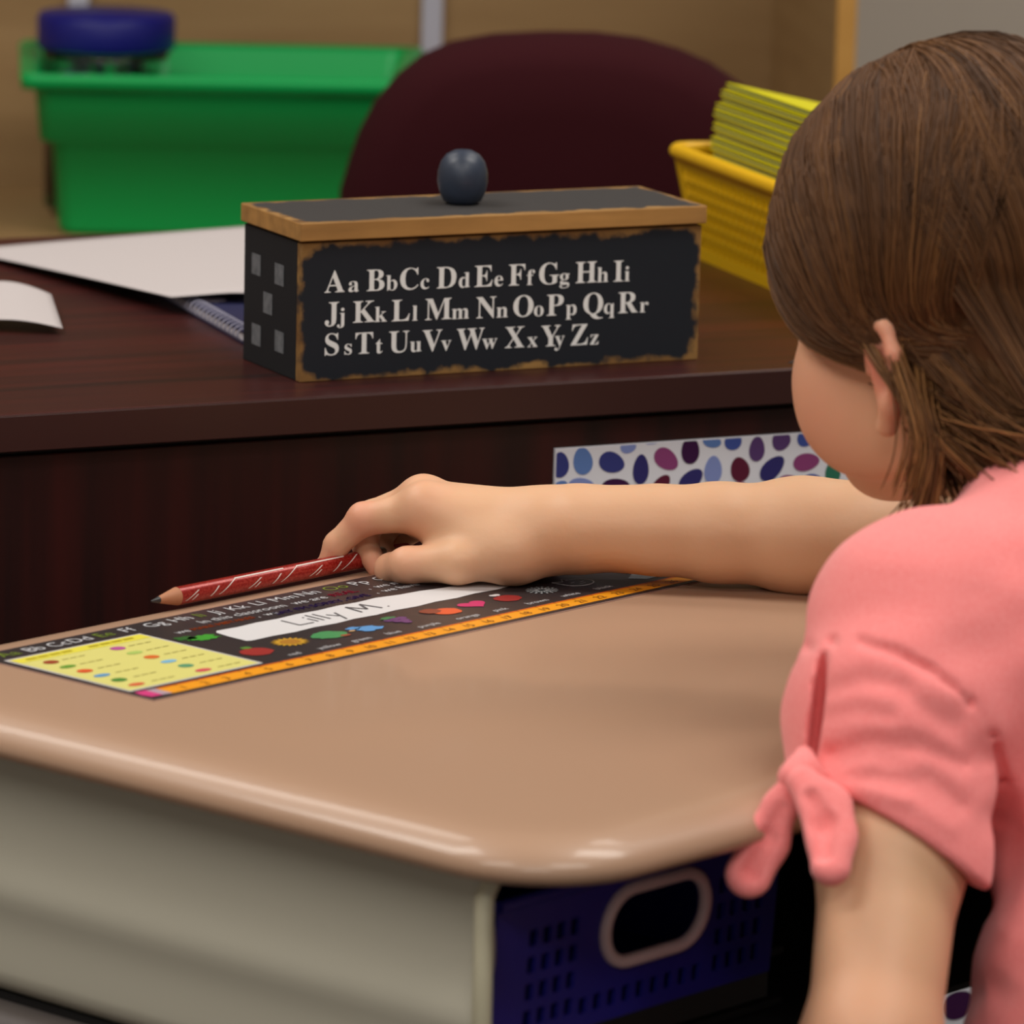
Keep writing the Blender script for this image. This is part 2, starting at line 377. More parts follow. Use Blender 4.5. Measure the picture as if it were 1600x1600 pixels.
ov = [(100, 240, 48, 68, 0, 'D'), (215, 220, 50, 74, 12, 'L'), (360, 228, 70, 54, -20, 'D'), (505, 262, 42, 80, 0, 'N'), (442, 150, 42, 34, 0, 'l'), (632, 212, 72, 52, -35, 'p'), (752, 165, 48, 76, 5, 'P'),
      (860, 120, 52, 36, -20, 'L'), (866, 265, 47, 76, 0, 'l'), (966, 118, 46, 52, 0, 'M'), (1000, 262, 50, 68, 20, 'm'), (1085, 160, 42, 68, 0, 'u'), (1205, 116, 50, 56, 30, 'u'), (1162, 257, 76, 52, 40, 'N'),
      (1332, 226, 72, 48, 4, 'p'), (1330, 108, 48, 44, 0, 'M'), (1465, 275, 42, 64, 0, 'g'), (207, 345, 70, 42, -5, 'l'), (378, 348, 76, 42, 0, 'P'), (605, 345, 62, 44, 50, 'm'), (755, 318, 72, 52, 38, 'N'),
      (1360, 318, 52, 36, 0, 'M'), (1240, 318, 54, 30, 0, 'p'), (100, 355, 44, 36, 30, 'L'), (560, 128, 40, 10, 0, 'l'), (985, 350, 50, 26, 10, 'p')]
groups = {k: MB() for k in OC}
def oval(cx, cz, rx, rz, rot, k):
    vs = []
    for i in range(22):
        t = 2*math.pi*i/22; ex = rx*math.cos(t)*(1+.10*math.cos(2*t)*0); ez = rz*math.sin(t); f_ = 1+.14*(ez/rz if rz >= rx else ex/rx)*(-1)
        if rz >= rx: ex *= f_
        else: ez *= f_
        c_, s_ = math.cos(math.radians(rot)), math.sin(math.radians(rot)); px, pz = cx+ex*c_-ez*s_, cz+ex*s_+ez*c_
        vs.append((min(max(px, .0005), BWD-.0005), -.0031, min(max(pz, .0005), ztop-.0005)))
    groups[k].add(vs, [tuple(range(22))])
for cx, cy, rx, ry, rot, k in ov:
    q = onpanel(840+cx/3.2, 650+cy/3.2); sc = 2.87/8500/3.2
    oval(q[0]-x0, q[1]-.30, rx*sc*1.1, ry*sc, rot, k)
ks = list(OC)
for r_ in range(1, 16):
    for c_ in range(19):
        zz = ztop-.031-.024*r_; xx = .012+.0245*c_+(.012 if r_ % 2 else 0)
        if zz > .012 and xx < BWD-.008: v_ = random.random() < .6; oval(xx, zz, .0085 if v_ else .0115, .0115 if v_ else .0085, random.uniform(-35, 35), random.choice(ks))
for k, gmb in groups.items(): gmb.build('printed_petals', mat('petal_ink_'+k, OC[k], .6, .3), bo)

# ================================================================== ALPHABET BOX
BX0 = Z(468, 598, TZ)
ab = thing('alphabet_box', BX0, a2, 'worn black wooden box painted with the alphabet and topped by an egg knob', 'box')
BL_, BD_, BH_ = .2415, .079, .0757
def worn(name, paint, wood, masknode):
    m = bpy.data.materials.new(name); m.use_nodes = True; nt = m.node_tree; b = nt.nodes['Principled BSDF']; N = nt.nodes.new; L = nt.links.new
    b.inputs['Roughness'].default_value = .62; b.inputs['Specular IOR Level'].default_value = .3
    tc = N('ShaderNodeTexCoord'); sep = N('ShaderNodeSeparateXYZ'); L(tc.outputs['Object'], sep.inputs[0])
    nz = N('ShaderNodeTexNoise'); nz.inputs['Scale'].default_value = 75; nz.inputs['Detail'].default_value = 6; L(tc.outputs['Object'], nz.inputs['Vector'])
    def op(o_, a, b_=None, c_=None):
        n_ = N('ShaderNodeMath'); n_.operation = o_
        for i, v in enumerate((a, b_, c_)):
            if v is None: continue
            if hasattr(v, 'is_output') or hasattr(v, 'links'): L(v, n_.inputs[i])
            else: n_.inputs[i].default_value = v
        return n_.outputs[0]
    dist = masknode(op, sep)                                  # metres inside the painted field
    nn = op('MULTIPLY', op('SUBTRACT', nz.outputs[0], .5), .017)
    msk = op('MULTIPLY', op('ADD', dist, nn), 330.0); cl = N('ShaderNodeClamp'); L(msk, cl.inputs[0])
    mp = N('ShaderNodeMapping'); mp.inputs['Scale'].default_value = (12, 90, 60); L(tc.outputs['Object'], mp.inputs[0])
    n2 = N('ShaderNodeTexNoise'); n2.inputs['Scale'].default_value = 1; n2.inputs['Detail'].default_value = 5; L(mp.outputs[0], n2.inputs['Vector'])
    rp = N('ShaderNodeValToRGB'); rp.color_ramp.elements[0].position = .36; rp.color_ramp.elements[1].position = .66
    rp.color_ramp.elements[0].color = srgb(*wood[0]); rp.color_ramp.elements[1].color = srgb(*wood[1]); L(n2.outputs[0], rp.inputs[0])
    mx = N('ShaderNodeMix'); mx.data_type = 'RGBA'; L(cl.outputs[0], mx.inputs[0]); L(rp.outputs[0], mx.inputs[6]); mx.inputs[7].default_value = srgb(*paint)
    L(mx.outputs[2], b.inputs['Base Color']); return m
def m_frontmask(op, s):
    # rounded field, inset 8 mm left, 5 mm right, 5 mm top and bottom
    dx = op('MINIMUM', op('SUBTRACT', s.outputs[0], -.0010), op('SUBTRACT', BL_-.0006, s.outputs[0]))
    dz = op('MINIMUM', op('SUBTRACT', s.outputs[2], .0002), op('SUBTRACT', BH_-.0012, s.outputs[2]))
    # round the corners: distance = 0.02 - length(max(0.02-d,0))
    ax = op('MAXIMUM', op('SUBTRACT', .013, dx), 0.0); az = op('MAXIMUM', op('SUBTRACT', .013, dz), 0.0)
    r_ = op('SQRT', op('ADD', op('MULTIPLY', ax, ax), op('MULTIPLY', az, az)))
    return op('SUBTRACT', .013, r_)
wood_c = ((112, 78, 42), (160, 122, 70))
m_bfront = worn('worn_painted_front', (27, 32, 40), wood_c, m_frontmask)
def m_sidemask(op, s): return op('MINIMUM', op('SUBTRACT', s.outputs[1], .0005), op('ADD', op('SUBTRACT', BD_, s.outputs[1]), .01))
m_bside = worn('painted_side', (24, 26, 30), wood_c, m_sidemask)
def m_lidmask(op, s):
    d1 = op('MINIMUM', op('SUBTRACT', s.outputs[0], -.001), op('SUBTRACT', BL_+.001, s.outputs[0]))
    d2 = op('MINIMUM', op('SUBTRACT', s.outputs[1], -.0025), op('SUBTRACT', BD_+.0005, s.outputs[1]))
    return op('SUBTRACT', op('MINIMUM', d1, d2), .002)
m_blid = worn('painted_lid_top', (58, 56, 56), wood_c, m_lidmask)
m_bare = mat('bare_pine_edge', (148, 108, 60), .6, .3, noise=((14, 80, 80), .2, (184, 136, 76)))
g = MB(); g.box(0, BL_, 0, .006, 0, BH_); g.build('front_board', m_bfront, ab, .0006)
g = MB(); g.box(0, .006, .006, BD_, 0, BH_); g.build('end_board', m_bside, ab, .0006, label='black end board with five painted grey windows')
g = MB(); g.box(BL_-.006, BL_, .006, BD_, 0, BH_); g.build('end_board', m_bside, ab, .0006)
g = MB(); g.box(.006, BL_-.006, BD_-.006, BD_, 0, BH_); g.build('back_board', m_bside, ab, .0006)
g = MB(); g.box(.006, BL_-.006, .006, BD_-.006, 0, .005); g.build('bottom_board', m_bside, ab)
lid = MB(); lid.box(-.002, BL_+.0015, -.003, BD_+.001, BH_+.0012, BH_+.0112)
lo_ = lid.build('lid', [m_bare, m_blid], ab, .0007); lo_.data.polygons[1].material_index = 1
g = MB(); g.box(-.0022, .012, BD_*.32, BD_*.36, BH_+.0012, BH_+.0114); 
kc = onplane(722, 318, BX0+np.array([0, 0, BH_+.0112]), np.array([0, 0, 1.])); kl = tdl(kc)-tdl(BX0)
m_slate = mat('slate_blue_paint', (38, 46, 62), .42, .5, noise=((60, 60, 60), .2, (48, 58, 76)))
eg = [(.0085*.8, .0), (.0105, .002), (.0128, .007), (.0140, .0125), (.0138, .018), (.0122, .0235), (.0092, .0275), (.005, .0298), (0, .0305)]
g = MB(); g.lathe(eg, (kl[0], kl[1], BH_+.011), 40); g.build('knob', m_slate, ab, label='egg shaped slate blue knob')
# painted letters
def onfront(x, y): q = onplane(x, y, BX0, B2)-BX0; return q@A2, q[2]
m_white = mat('white_letter_paint', (234, 236, 236), .6, .3)
rows = [("A310 a385 B445 b510 C553 c622 D675 d748 E800 e865 F912 f972 G1010 g1080 H1132 h1203 I1257 i1293", 500, -.0385, 310),
        ("J310 j356 K400 k472 L527 l595 M637 m725 N805 n872 O925 o995 P1037 p1100 Q1155 q1225 R1272 r1343", 602, -.036, 310),
        ("S303 s370 T408 t475 U518 u588 V632 v692 W745 w828 X900 x975 Y1022 y1066 Z1115 z1180", 706, -.040, 303)]
letters = MB()
for row, by, sl, bx0 in rows:
    for tok in row.split():
        chx, xz = tok[0], int(tok[1:]); yz = by+sl*(xz-bx0)
        u, z = onfront(360+xz/2.105, 220+yz/2.105)
        up = chx.isupper(); size = .0172 if up else .0122
        # paint is a film .25 mm in front of the board
        add_text(letters, chx, size, lambda p, u=u, z=z: (u+p[0], -.0003, z+p[1]), bold=True, squash=1.02 if up else 1.1)
letters.build('painted_letters', m_white, ab, label='white serif letters of the alphabet in three rows')
pw = MB()
for x, y in ((401, 413), (437, 429), (419, 474), (401, 523), (437, 534)):
    q = onplane(x, y, BX0, A2)-BX0; v, z = q@B2, q[2]
    pw.add([(-.0003, v-.0062, z-.0058), (-.0003, v+.0062, z-.0058), (-.0003, v+.0062, z+.0058), (-.0003, v-.0062, z+.0058)], [(0, 1, 2, 3)])
pw.build('painted_windows', mat('grey_window_paint', (118, 120, 124), .7, .2, noise=((200, 200, 200), .2, (92, 94, 98))), ab)

# ================================================================== PAPERS, NOTEBOOK on the teacher desk
m_paper = mat('white_paper', (190, 182, 182), .8, .25)
def sheet(name, corners, zfun, th, nx=14, ny=14, mt=m_paper, label='', cat='paper'):
    """a curved sheet with real thickness; corners in world xy (p00,p10,p11,p01)"""
    c = [np.asarray(q) for q in corners]; base = sum(c)/4; base = np.array([base[0], base[1], TZ]); g_ = MB(); top = []
    for j in range(ny+1):
        for i in range(nx+1):
            u, v = i/nx, j/ny; p = c[0]*(1-u)*(1-v)+c[1]*u*(1-v)+c[2]*u*v+c[3]*(1-u)*v; top.append((p[0]-base[0], p[1]-base[1], zfun(u, v)))
    n_ = len(top); vs = top+[(x, y, z-th) for x, y, z in top]; fs = []
    idx = lambda i, j: j*(nx+1)+i
    for j in range(ny):
        for i in range(nx):
            a, b, c_, d = idx(i, j), idx(i+1, j), idx(i+1, j+1), idx(i, j+1); fs += [(a, b, c_, d), (d+n_, c_+n_, b+n_, a+n_)]
    for i in range(nx): fs += [(idx(i, 0)+n_, idx(i+1, 0)+n_, idx(i+1, 0), idx(i, 0)), (idx(i, ny), idx(i+1, ny), idx(i+1, ny)+n_, idx(i, ny)+n_)]
    for j in range(ny): fs += [(idx(0, j), idx(0, j+1), idx(0, j+1)+n_, idx(0, j)+n_), (idx(nx, j)+n_, idx(nx, j+1)+n_, idx(nx, j+1), idx(nx, j))]
    g_.add(vs, fs, 0, True); o_ = g_.build(name, mt); o_.location = base; tag(o_, label, cat); return o_
# spiral notebook: coil edge from far-left to near-right
n0 = Z(252, 452, TZ+.008); n1 = Z(371, 519, TZ+.008)
dirn = (n1-n0); dirn[2] = 0; L_ = np.linalg.norm(dirn); dirn /= L_; per = np.array([-dirn[1], dirn[0], 0])
ang = math.atan2(dirn[1], dirn[0]); nst = n1-dirn*.24
nb = thing('spiral_notebook', (nst[0], nst[1], TZ), ang, 'spiral notebook with patterned cover under the large white sheet', 'notebook')
g = MB(); g.box(0, .24, .006, .175, .0016, .0062); g.build('pages', mat('notebook_pages', (205, 200, 205), .8), nb)
g = MB(); g.box(0, .241, .005, .177, .0062, .0072); g.box(0, .241, .005, .177, .0, .0016); cv = g.build('cover', mat('notebook_cover_navy', (30, 32, 70), .5), nb)
g = MB()
for k in range(24):
    x = .012+.009*k+.006*(k % 3); y = .02+.135*((k*7) % 11)/11; r_ = .006+.004*((k*5) % 3)/2; g.prism([(x+r_*math.cos(t), y+r_*math.sin(t)) for t in np.radians(range(0, 360, 45))], .0072, .0075)
g.build('cover_print', mat('notebook_print_white', (200, 190, 205), .6), cv)
g = MB(); g.box(.2, .24, .03, .06, .0072, .0076); g.build('cover_print', mat('notebook_print_yellow', (180, 160, 60), .6), cv)
g = MB()
for k in range(29):
    x = .008+.008*k; g.tube([(x, .008+.0058*math.cos(t), .0050+.0040*math.sin(t)) for t in np.radians(range(0, 361, 30))], .0006, 5)
q = g.build('coil', mat('white_coil', (140, 138, 158), .3, .5), nb)
# big sheet lies over it
s0 = Z(-70, 394, TZ); s1 = Z(268, 459, TZ+.013)
e1 = s1-s0; e1[2] = 0; e1n = e1/np.linalg.norm(e1); pr = np.array([-e1n[1], e1n[0], 0])
s1b = s0+e1n*np.linalg.norm(e1); s3 = Z(420, 340, TZ+.012); s3[2] = TZ
w_ = (s3-s0)@pr; s2 = Z(395, 462, TZ+.012); s2[2] = TZ
sheet('large_paper_sheet', [s0, s1b, s2+(s2-s1b)*.25, s3], lambda u, v: .0012+.0125*min(1, max(0, (u*.75+v*.45)))**.8+.002*math.sin(3.1*u)*v, .0004, label='large blank white sheet lying over the notebook on the teacher desk')
# small curled slip at the left
t0 = Z(-90, 452, TZ+.006); t1 = Z(80, 455, TZ+.010); t2 = Z(98, 507, TZ+.006); t3 = Z(-90, 505, TZ+.004)
sheet('paper_slip', [t3, t2, t1, t0], lambda u, v: .0022+.010*max(0, math.sin(math.pi*min(1, u*.9)))*(.55+.45*v)+.003*u*v, .0004, label='small curled white slip of paper in front of the large sheet')

# ================================================================== YELLOW BASKET with booklets
m_yel = mat('yellow_plastic', (214, 168, 8), .42, .4)
y0 = Z(1085, 402, TZ); y1 = Z(1203, 452, TZ); yd = y1-y0; yd[2] = 0; yd /= np.linalg.norm(yd)
yang = math.atan2(yd[1], yd[0]); yb = thing('lattice_basket', y0, yang, 'yellow plastic lattice basket full of booklets beside the alphabet box', 'basket')
# local x: towards the camera along the visible side, y: to the right
YL, YWd, YH, FL = .255, .18, .066, .012
def bask(mb_, L_, W_, H_, F_, bar, ncol, nrow, th, mi=0):
    """four sloping lattice walls with vertical and horizontal bars; local y to +W"""
    def wallpts(side):
        # returns function (s in 0..1, h in 0..1, t thickness) -> point
        def f(s, h, t):
            e = F_*h
            if side == 0: return (-e+(L_+2*e)*s, -e+t, H_*h)
            if side == 1: return (L_+e-t, -e+(W_+2*e)*s, H_*h)
            if side == 2: return (L_+e-(L_+2*e)*s, W_+e-t, H_*h)
            return (-e+t, W_+e-(W_+2*e)*s, H_*h)
        return f
    for side in range(4):
        f = wallpts(side); ln = L_ if side % 2 == 0 else W_; nc = max(3, round(ncol*ln/L_))
        def slab(s0, s1, h0, h1):
            vs = [f(s, h, t) for t in (0, th) for h in (h0, h1) for s in (s0, s1)]
            mb_.add(vs, [(0, 1, 3, 2), (4, 6, 7, 5), (0, 4, 5, 1), (2, 3, 7, 6), (0, 2, 6, 4), (1, 5, 7, 3)], mi)
        slab(0, 1, 0, .12); slab(0, 1, .86, 1)
        slab(0, .04, .12, .86); slab(.96, 1, .12, .86)
        for k in range(1, nc): c = .04+.92*k/nc; slab(c-bar/ln, c+bar/ln, .12, .86)
        for k in range(1, nrow): h = .12+.74*k/nrow; slab(.04, .96, h-bar/H_*.9, h+bar/H_*.9)
    mb_.box(0, L_, 0, W_, 0, .002, mi)
g = MB(); bask(g, YL, YWd, YH, FL, .0016, 26, 6, .002); g.build('lattice_wall', m_yel, yb)
def rimtube(L_, W_, e, z, r, rc, n=8):
    loop = rrect(-e, L_+e, -e, W_+e, rc, z, 5); return loop+[loop[0], loop[1]]
g = MB(); g.tube(rimtube(YL, YWd, FL+.001, YH+.001, .004, .012), .0045, 10, cap=False); g.build('rim', mat('yellow_rim', (226, 176, 20), .4), yb)
m_bky = mat('yellow_booklet_cover', (214, 206, 14), .5, .3); m_bkp = mat('booklet_pages', (112, 112, 84), .8)
nb_ = 17; bth = .0042
for k in range(nb_):
    z = TZ+.0388+bth*k; dx = rng.uniform(-.002, .003)+(.004 if k in (17,) else 0); off = np.array([dx-.0165-.0003*k, .004+rng.uniform(-.0015, .0015)+.0012*max(0, k-13)*.6])
    lp = y0+yd*(off[0]+.02)+np.array([-yd[1], yd[0], 0])*(off[1]-.002+bth*k*math.sin(math.radians(10.5))); lp[2] = z
    b_ = thing('booklet', lp, yang+rng.uniform(-.012, .012), 'yellow covered booklet stacked flat in the yellow lattice basket', 'booklet', 'booklets stacked in the yellow basket')
    b_.rotation_euler.x = -math.radians(12.5)
    if k == nb_-1: b_['label'] = 'topmost yellow booklet of the stack in the yellow lattice basket'; del b_['group']
    g = MB(); g.box(0, .215, 0, .165, 0, .0009); g.box(0, .215, 0, .165, bth-.0013, bth-.0004); g.build('cover', m_bky, b_)
    g = MB(); g.box(.001, .214, .001, .164, .0009, bth-.0013); g.build('pages', m_bkp if k % 4 else mat('booklet_pages_dark', (84, 96, 84), .8), b_)

# ================================================================== PUPIL'S DESK
sd = thing('student_desk', (C0[0], C0[1], 0), a1, 'tan topped student desk with an open beige metal book box', 'desk')
m_tan = mat('tan_desk_plastic', (173, 138, 113), .42, .5, coat=.3)
m_beige = mat('beige_painted_metal', (190, 186, 170), .42, .45)
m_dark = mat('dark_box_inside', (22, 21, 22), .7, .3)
LX, LY = .61, .46
m_tan.node_tree.nodes['Principled BSDF'].inputs['Coat Roughness'].default_value = .09
g = MB(); rings = []
for e, z in ((.030, -.0003), (.024, -.0006), (.018, -.0013), (.0125, -.0026), (.008, -.0044), (.0042, -.0068), (.0016, -.0095), (.0002, -.0125), (.0006, -.0155), (.003, -.018), (.008, -.0195), (.014, -.0195)):
    rings.append(rrect(e, LX-e, e, LY-e, max(.058-e, .01), DZ+z, 10))
rings = [rrect(.040, LX-.040, .040, LY-.040, .02, DZ, 10)]+rings
shell(list(reversed(rings)), g); g.build('desktop', m_tan, sd)
# book box: left side panel with rolled front flange and pressed ridges
PA, PF, PBK = .020, .055, .435
prof = []
for i in range(25):
    t = i/24; z = DZ-.0195-.1165*t
    off = .0035*math.exp(-((t-.55)/.10)**2)-.004*math.exp(-((t-.30)/.16)**2)+.0028*math.exp(-((t-.05)/.08)**2)
    if t > .9: off -= .012*((t-.9)/.1)**2
    prof.append((PA-off*1.0+(0), z))
g = MB(); n_ = len(prof); cols_ = []
ys = [PF, PF+.004, PF+.012, PF+.03, PF+.2, PBK]
fl = [-.0015, 0, .0, 0, 0, 0]
vs = [(x*(1)+(-fl[j]), y, z) for j, y in enumerate(ys) for x, z in prof]; vs += [(x+.003, y, z) for (x, y, z) in list(vs)]
m_ = len(ys)*n_
fs = [(j*n_+i, j*n_+i+1, (j+1)*n_+i+1, (j+1)*n_+i) for j in range(len(ys)-1) for i in range(n_-1)]
fs += [tuple(q+m_ for q in reversed(f)) for f in fs]
fs += [(i, i+m_, i+1+m_, i+1) for i in range(n_-1)]+[(j*n_+n_-1, j*n_+n_-1+m_, (j+1)*n_+n_-1+m_, (j+1)*n_+n_-1) for j in range(len(ys)-1)]
g.add(vs, fs, 0, True); g.build('side_panel', m_beige, sd)
m_flange = mat('flange_paint', (196, 190, 164), .4, .45)
g = MB(); g.tube([(PA+.006, PF-.001, DZ-.0196), (PA-.001, PF-.0015, DZ-.03), (PA-.001, PF-.0015, DZ-.134), (PA+.008, PF, DZ-.137)], .0042, 12); g.build('rolled_flange', m_flange, sd)
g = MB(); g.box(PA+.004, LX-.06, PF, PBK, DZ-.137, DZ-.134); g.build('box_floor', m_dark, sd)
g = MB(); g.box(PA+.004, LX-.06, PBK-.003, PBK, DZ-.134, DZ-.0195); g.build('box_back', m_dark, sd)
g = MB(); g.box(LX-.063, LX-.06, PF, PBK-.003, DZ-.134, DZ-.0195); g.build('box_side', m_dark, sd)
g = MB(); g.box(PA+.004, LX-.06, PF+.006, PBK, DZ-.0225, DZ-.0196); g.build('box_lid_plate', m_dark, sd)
m_leg = mat('pale_grey_metal', (196, 190, 190), .35, .5)
for x in (PA+.03, LX-.09):
    g = MB(); g.tube([(x, .06, DZ-.151), (x, .40, DZ-.151)], .0135, 14)
    g.tube([(x, .25, DZ-.151), (x, .25, .30), (x, .235, .05)], .016, 14); g.tube([(x, .02, .02), (x, .44, .02)], .015, 14)
    g.build('leg', m_leg, sd)
def sdl(P): v = np.asarray(P)-np.array([C0[0], C0[1], 0]); return np.array([v@A, v@B, v[2]])

# ------------------------------------------------------------------ blue basket in the book box
m_blue = mat('blue_plastic', (30, 28, 122), .45, .4)
bb0 = D(.034, .064, -.1035); bb = thing('storage_basket', bb0, a1, 'dark blue plastic storage basket with a pale oval handle hole in the desk box', 'basket')
BBL, BBW, BBH, BF = .188, .26, .066, .005
g = MB(); th = .0022
def fp(x, z, t=0.): e = -BF*z/BBH; return (x, e+t, z)
# front wall outlined around holes: rows and columns of a grid with the holes left out
holes = []
for c_ in range(4):
    for r_ in range(4): holes.append((.0245+.0088*c_, .0115+.0120*r_, .0052, .0075))
for c_ in range(4):
    for r_ in range(4): holes.append((.1495+.0088*c_, .0115+.0120*r_, .0052, .0075))
for c_ in range(9): holes.append((.0605+.0094*c_, .0115-.0015, .0052, .0075))
hx, hz, ha, hb = .1040, .0415, .0335, .0165
xs = sorted({0, BBL} | {round(v, 5) for h in holes for v in (h[0]-h[2]/2, h[0]+h[2]/2)}); zs = sorted({0, BBH} | {round(v, 5) for h in holes for v in (h[1]-h[3]/2, h[1]+h[3]/2)})
def inhole(x, z): return any(abs(x-h[0]) < h[2]/2 and abs(z-h[1]) < h[3]/2 for h in holes)
R0x0, R0x1, R0z0, R0z1 = hx-ha-.004, hx+ha+.004, hz-hb-.004, hz+hb+.004
xs = sorted(set(xs) | {R0x0, R0x1}); zs = sorted(set(zs) | {R0z0, R0z1})
for i in range(len(xs)-1):
    for j in range(len(zs)-1):
        mx_, mz_ = (xs[i]+xs[i+1])/2, (zs[j]+zs[j+1])/2
        if inhole(mx_, mz_) or (R0x0 < mx_ < R0x1 and R0z0 < mz_ < R0z1): continue
        vs = [fp(x, z, t) for t in (0, th) for z in (zs[j], zs[j+1]) for x in (xs[i], xs[i+1])]
        g.add(vs, [(0, 1, 3, 2), (4, 6, 7, 5), (0, 4, 5, 1), (2, 3, 7, 6), (0, 2, 6, 4), (1, 5, 7, 3)])
def stadium(a, b, n=12, cx=hx, cz=hz):
    return [(cx+(a-b)+b*math.cos(t), cz+b*math.sin(t)) for t in np.linspace(-math.pi/2, math.pi/2, n)]+[(cx-(a-b)+b*math.cos(t), cz+b*math.sin(t)) for t in np.linspace(math.pi/2, 1.5*math.pi, n)]
st = stadium(ha-.002, hb-.002)
def rectpt(x, z):
    dx, dz = x-hx, z-hz; s_ = min((R0x1-hx)/max(abs(dx), 1e-9), (R0z1-hz)/max(abs(dz), 1e-9)); return hx+dx*s_, hz+dz*s_
cor = [(R0x1, R0z0), (R0x1, R0z1), (R0x0, R0z1), (R0x0, R0z0)]
inner = st; outer = [rectpt(*p) for p in st]
for cx2, cz2 in cor:                                           # snap the nearest outer points onto the corners
    k = min(range(len(outer)), key=lambda i: (outer[i][0]-cx2)**2+(outer[i][1]-cz2)**2); outer[k] = (cx2, cz2)
N_ = len(st)
for t in (0, th): g.add([fp(x, z, t) for x, z in inner]+[fp(x, z, t) for x, z in outer], [((i), (i+1) % N_, N_+(i+1) % N_, N_+i) for i in range(N_)])
g.box(0, th, th, BBW, 0, BBH); g.box(BBL-th, BBL, th, BBW, 0, BBH); g.box(th, BBL-th, BBW-th, BBW, 0, BBH); g.box(0, BBL, 0, BBW, 0, .002)
g.build('basket_body', m_blue, bb)
g = MB(); g.tube([fp(-.001, BBH, -.001), fp(BBL+.001, BBH, -.001), (BBL+.001, BBW, BBH), (-.001, BBW, BBH), fp(-.001, BBH, -.001)], .003, 8); g.build('rim', m_blue, bb)
g = MB(); ring_pts = [np.array(fp(x, z, -.0005)) for x, z in stadium(ha, hb, 14)]; ring_pts.append(ring_pts[0])
g.tube(ring_pts, .0030, 10, cap=False); g.build('handle_ring', mat('pale_pink_plastic', (206, 178, 180), .4), bb, label='pale oval ring around the handle hole')
bk = thing('binder', D(.030, .09, -.1335), a1, 'black binder lying flat under the blue basket', 'binder')
g = MB(); g.box(0, .235, 0, .25, 0, .004); g.box(0, .235, 0, .25, .024, .028); g.box(0, .004, 0, .25, .004, .024); g.build('cover', m_dark, bk, .001)
g = MB(); g.box(.005, .230, .005, .245, .0041, .0239); g.build('pages', mat('grey_pages', (60, 60, 58), .8), bk)

# ------------------------------------------------------------------ name plate on the desk top
PL, PW = .3905, .119
PO = D(.0789, .3090, 0)
npl = thing('name_plate', PO, a1, 'long black classroom name plate with yellow card, colour words and number line', 'name plate')
inks = {}
def ink(k, c, r=.42): inks[k] = mat('print_'+k, c, r, .4); return inks[k]
TH = .0006
g = MB(); g.prism([(0, 0), (PL, 0), (PL, PW), (0, PW)], 0, TH); g.build('base_sheet', mat('black_print_gloss', (46, 40, 42), .36, .5), npl)
g = MB(); g.prism([(-.0012, -.0012), (PL+.0012, -.0012), (PL+.0012, PW+.0012), (-.0012, PW+.0012)], 0, TH*.6); g.build('laminate_edge', mat('laminate_film', (160, 130, 118), .2, .5), npl)
LV = [TH]
def pol(name, pts, m, lv=1, label=None):
    g_ = MB(); z = TH+.00008*lv; g_.add([(x, y, z) for x, y in pts], [tuple(range(len(pts)))]); return g_.build(name, m, npl, label=label)
pol('yellow_card_print', [(.0025, .0180), (.0890, .0180), (.0905, .1015), (.0035, .1025)], ink('white', (200, 196, 196)), 1)
pol('yellow_card_print', [(.0040, .0195), (.0875, .0195), (.0890, .1000), (.0050, .1005)], ink('yellow', (214, 208, 122)), 2, 'pale yellow card with two columns of drawings')
pol('yellow_card_print', [(.0050, .0925), (.0890, .0920), (.0890, .1000), (.0050, .1005)], ink('bright_yellow', (222, 212, 70)), 3)
# oval drawings on the card, two columns
ovc = [((150, 56, 30), (100, 150, 50), (214, 84, 36), (90, 150, 196), (70, 130, 50), (210, 96, 60)), ((180, 84, 150), (170, 196, 100), (212, 104, 40), (120, 180, 214), (90, 150, 110), (206, 76, 90))]
for col_ in range(2):
    for r_ in range(6):
        cx, cy = .017+.043*col_-.0005*r_, .085-.0118*r_; rx, ry = (.0042, .0034) if r_ % 2 == 0 else (.0048, .0026)
        pol('card_oval', [(cx+rx*math.cos(t), cy+ry*math.sin(t)) for t in np.linspace(0, 2*math.pi, 14, endpoint=False)], mat('print_oval_%d_%d' % (col_, r_), ovc[col_][r_], .4), 4)
tx = MB()
for col_, words in enumerate((('circle', 'square', 'star', 'oval', 'heart', 'cube'), ('sphere', 'cone', 'ring', 'prism', 'leaf', 'dot'))):
    for r_, w_ in enumerate(words):
        for q in range(3): tx.add([(.024+.043*col_+.0052*q, .0845-.0118*r_, TH+.0004), (.0282+.043*col_+.0052*q, .0845-.0118*r_, TH+.0004), (.0282+.043*col_+.0052*q, .0853-.0118*r_, TH+.0004), (.024+.043*col_+.0052*q, .0853-.0118*r_, TH+.0004)], [(0, 1, 2, 3)])
tx.build('card_lines', ink('olive', (176, 168, 96)), npl)
tx = MB()
for x0_ in (.012, .052):
    for q in range(4): tx.add([(x0_+.0075*q, .0950, TH+.0004), (x0_+.0062+.0075*q, .0950, TH+.0004), (x0_+.0062+.0075*q, .0972, TH+.0004), (x0_+.0075*q, .0972, TH+.0004)], [(0, 1, 2, 3)])
tx.build('card_headings', ink('gold', (176, 158, 30)), npl)
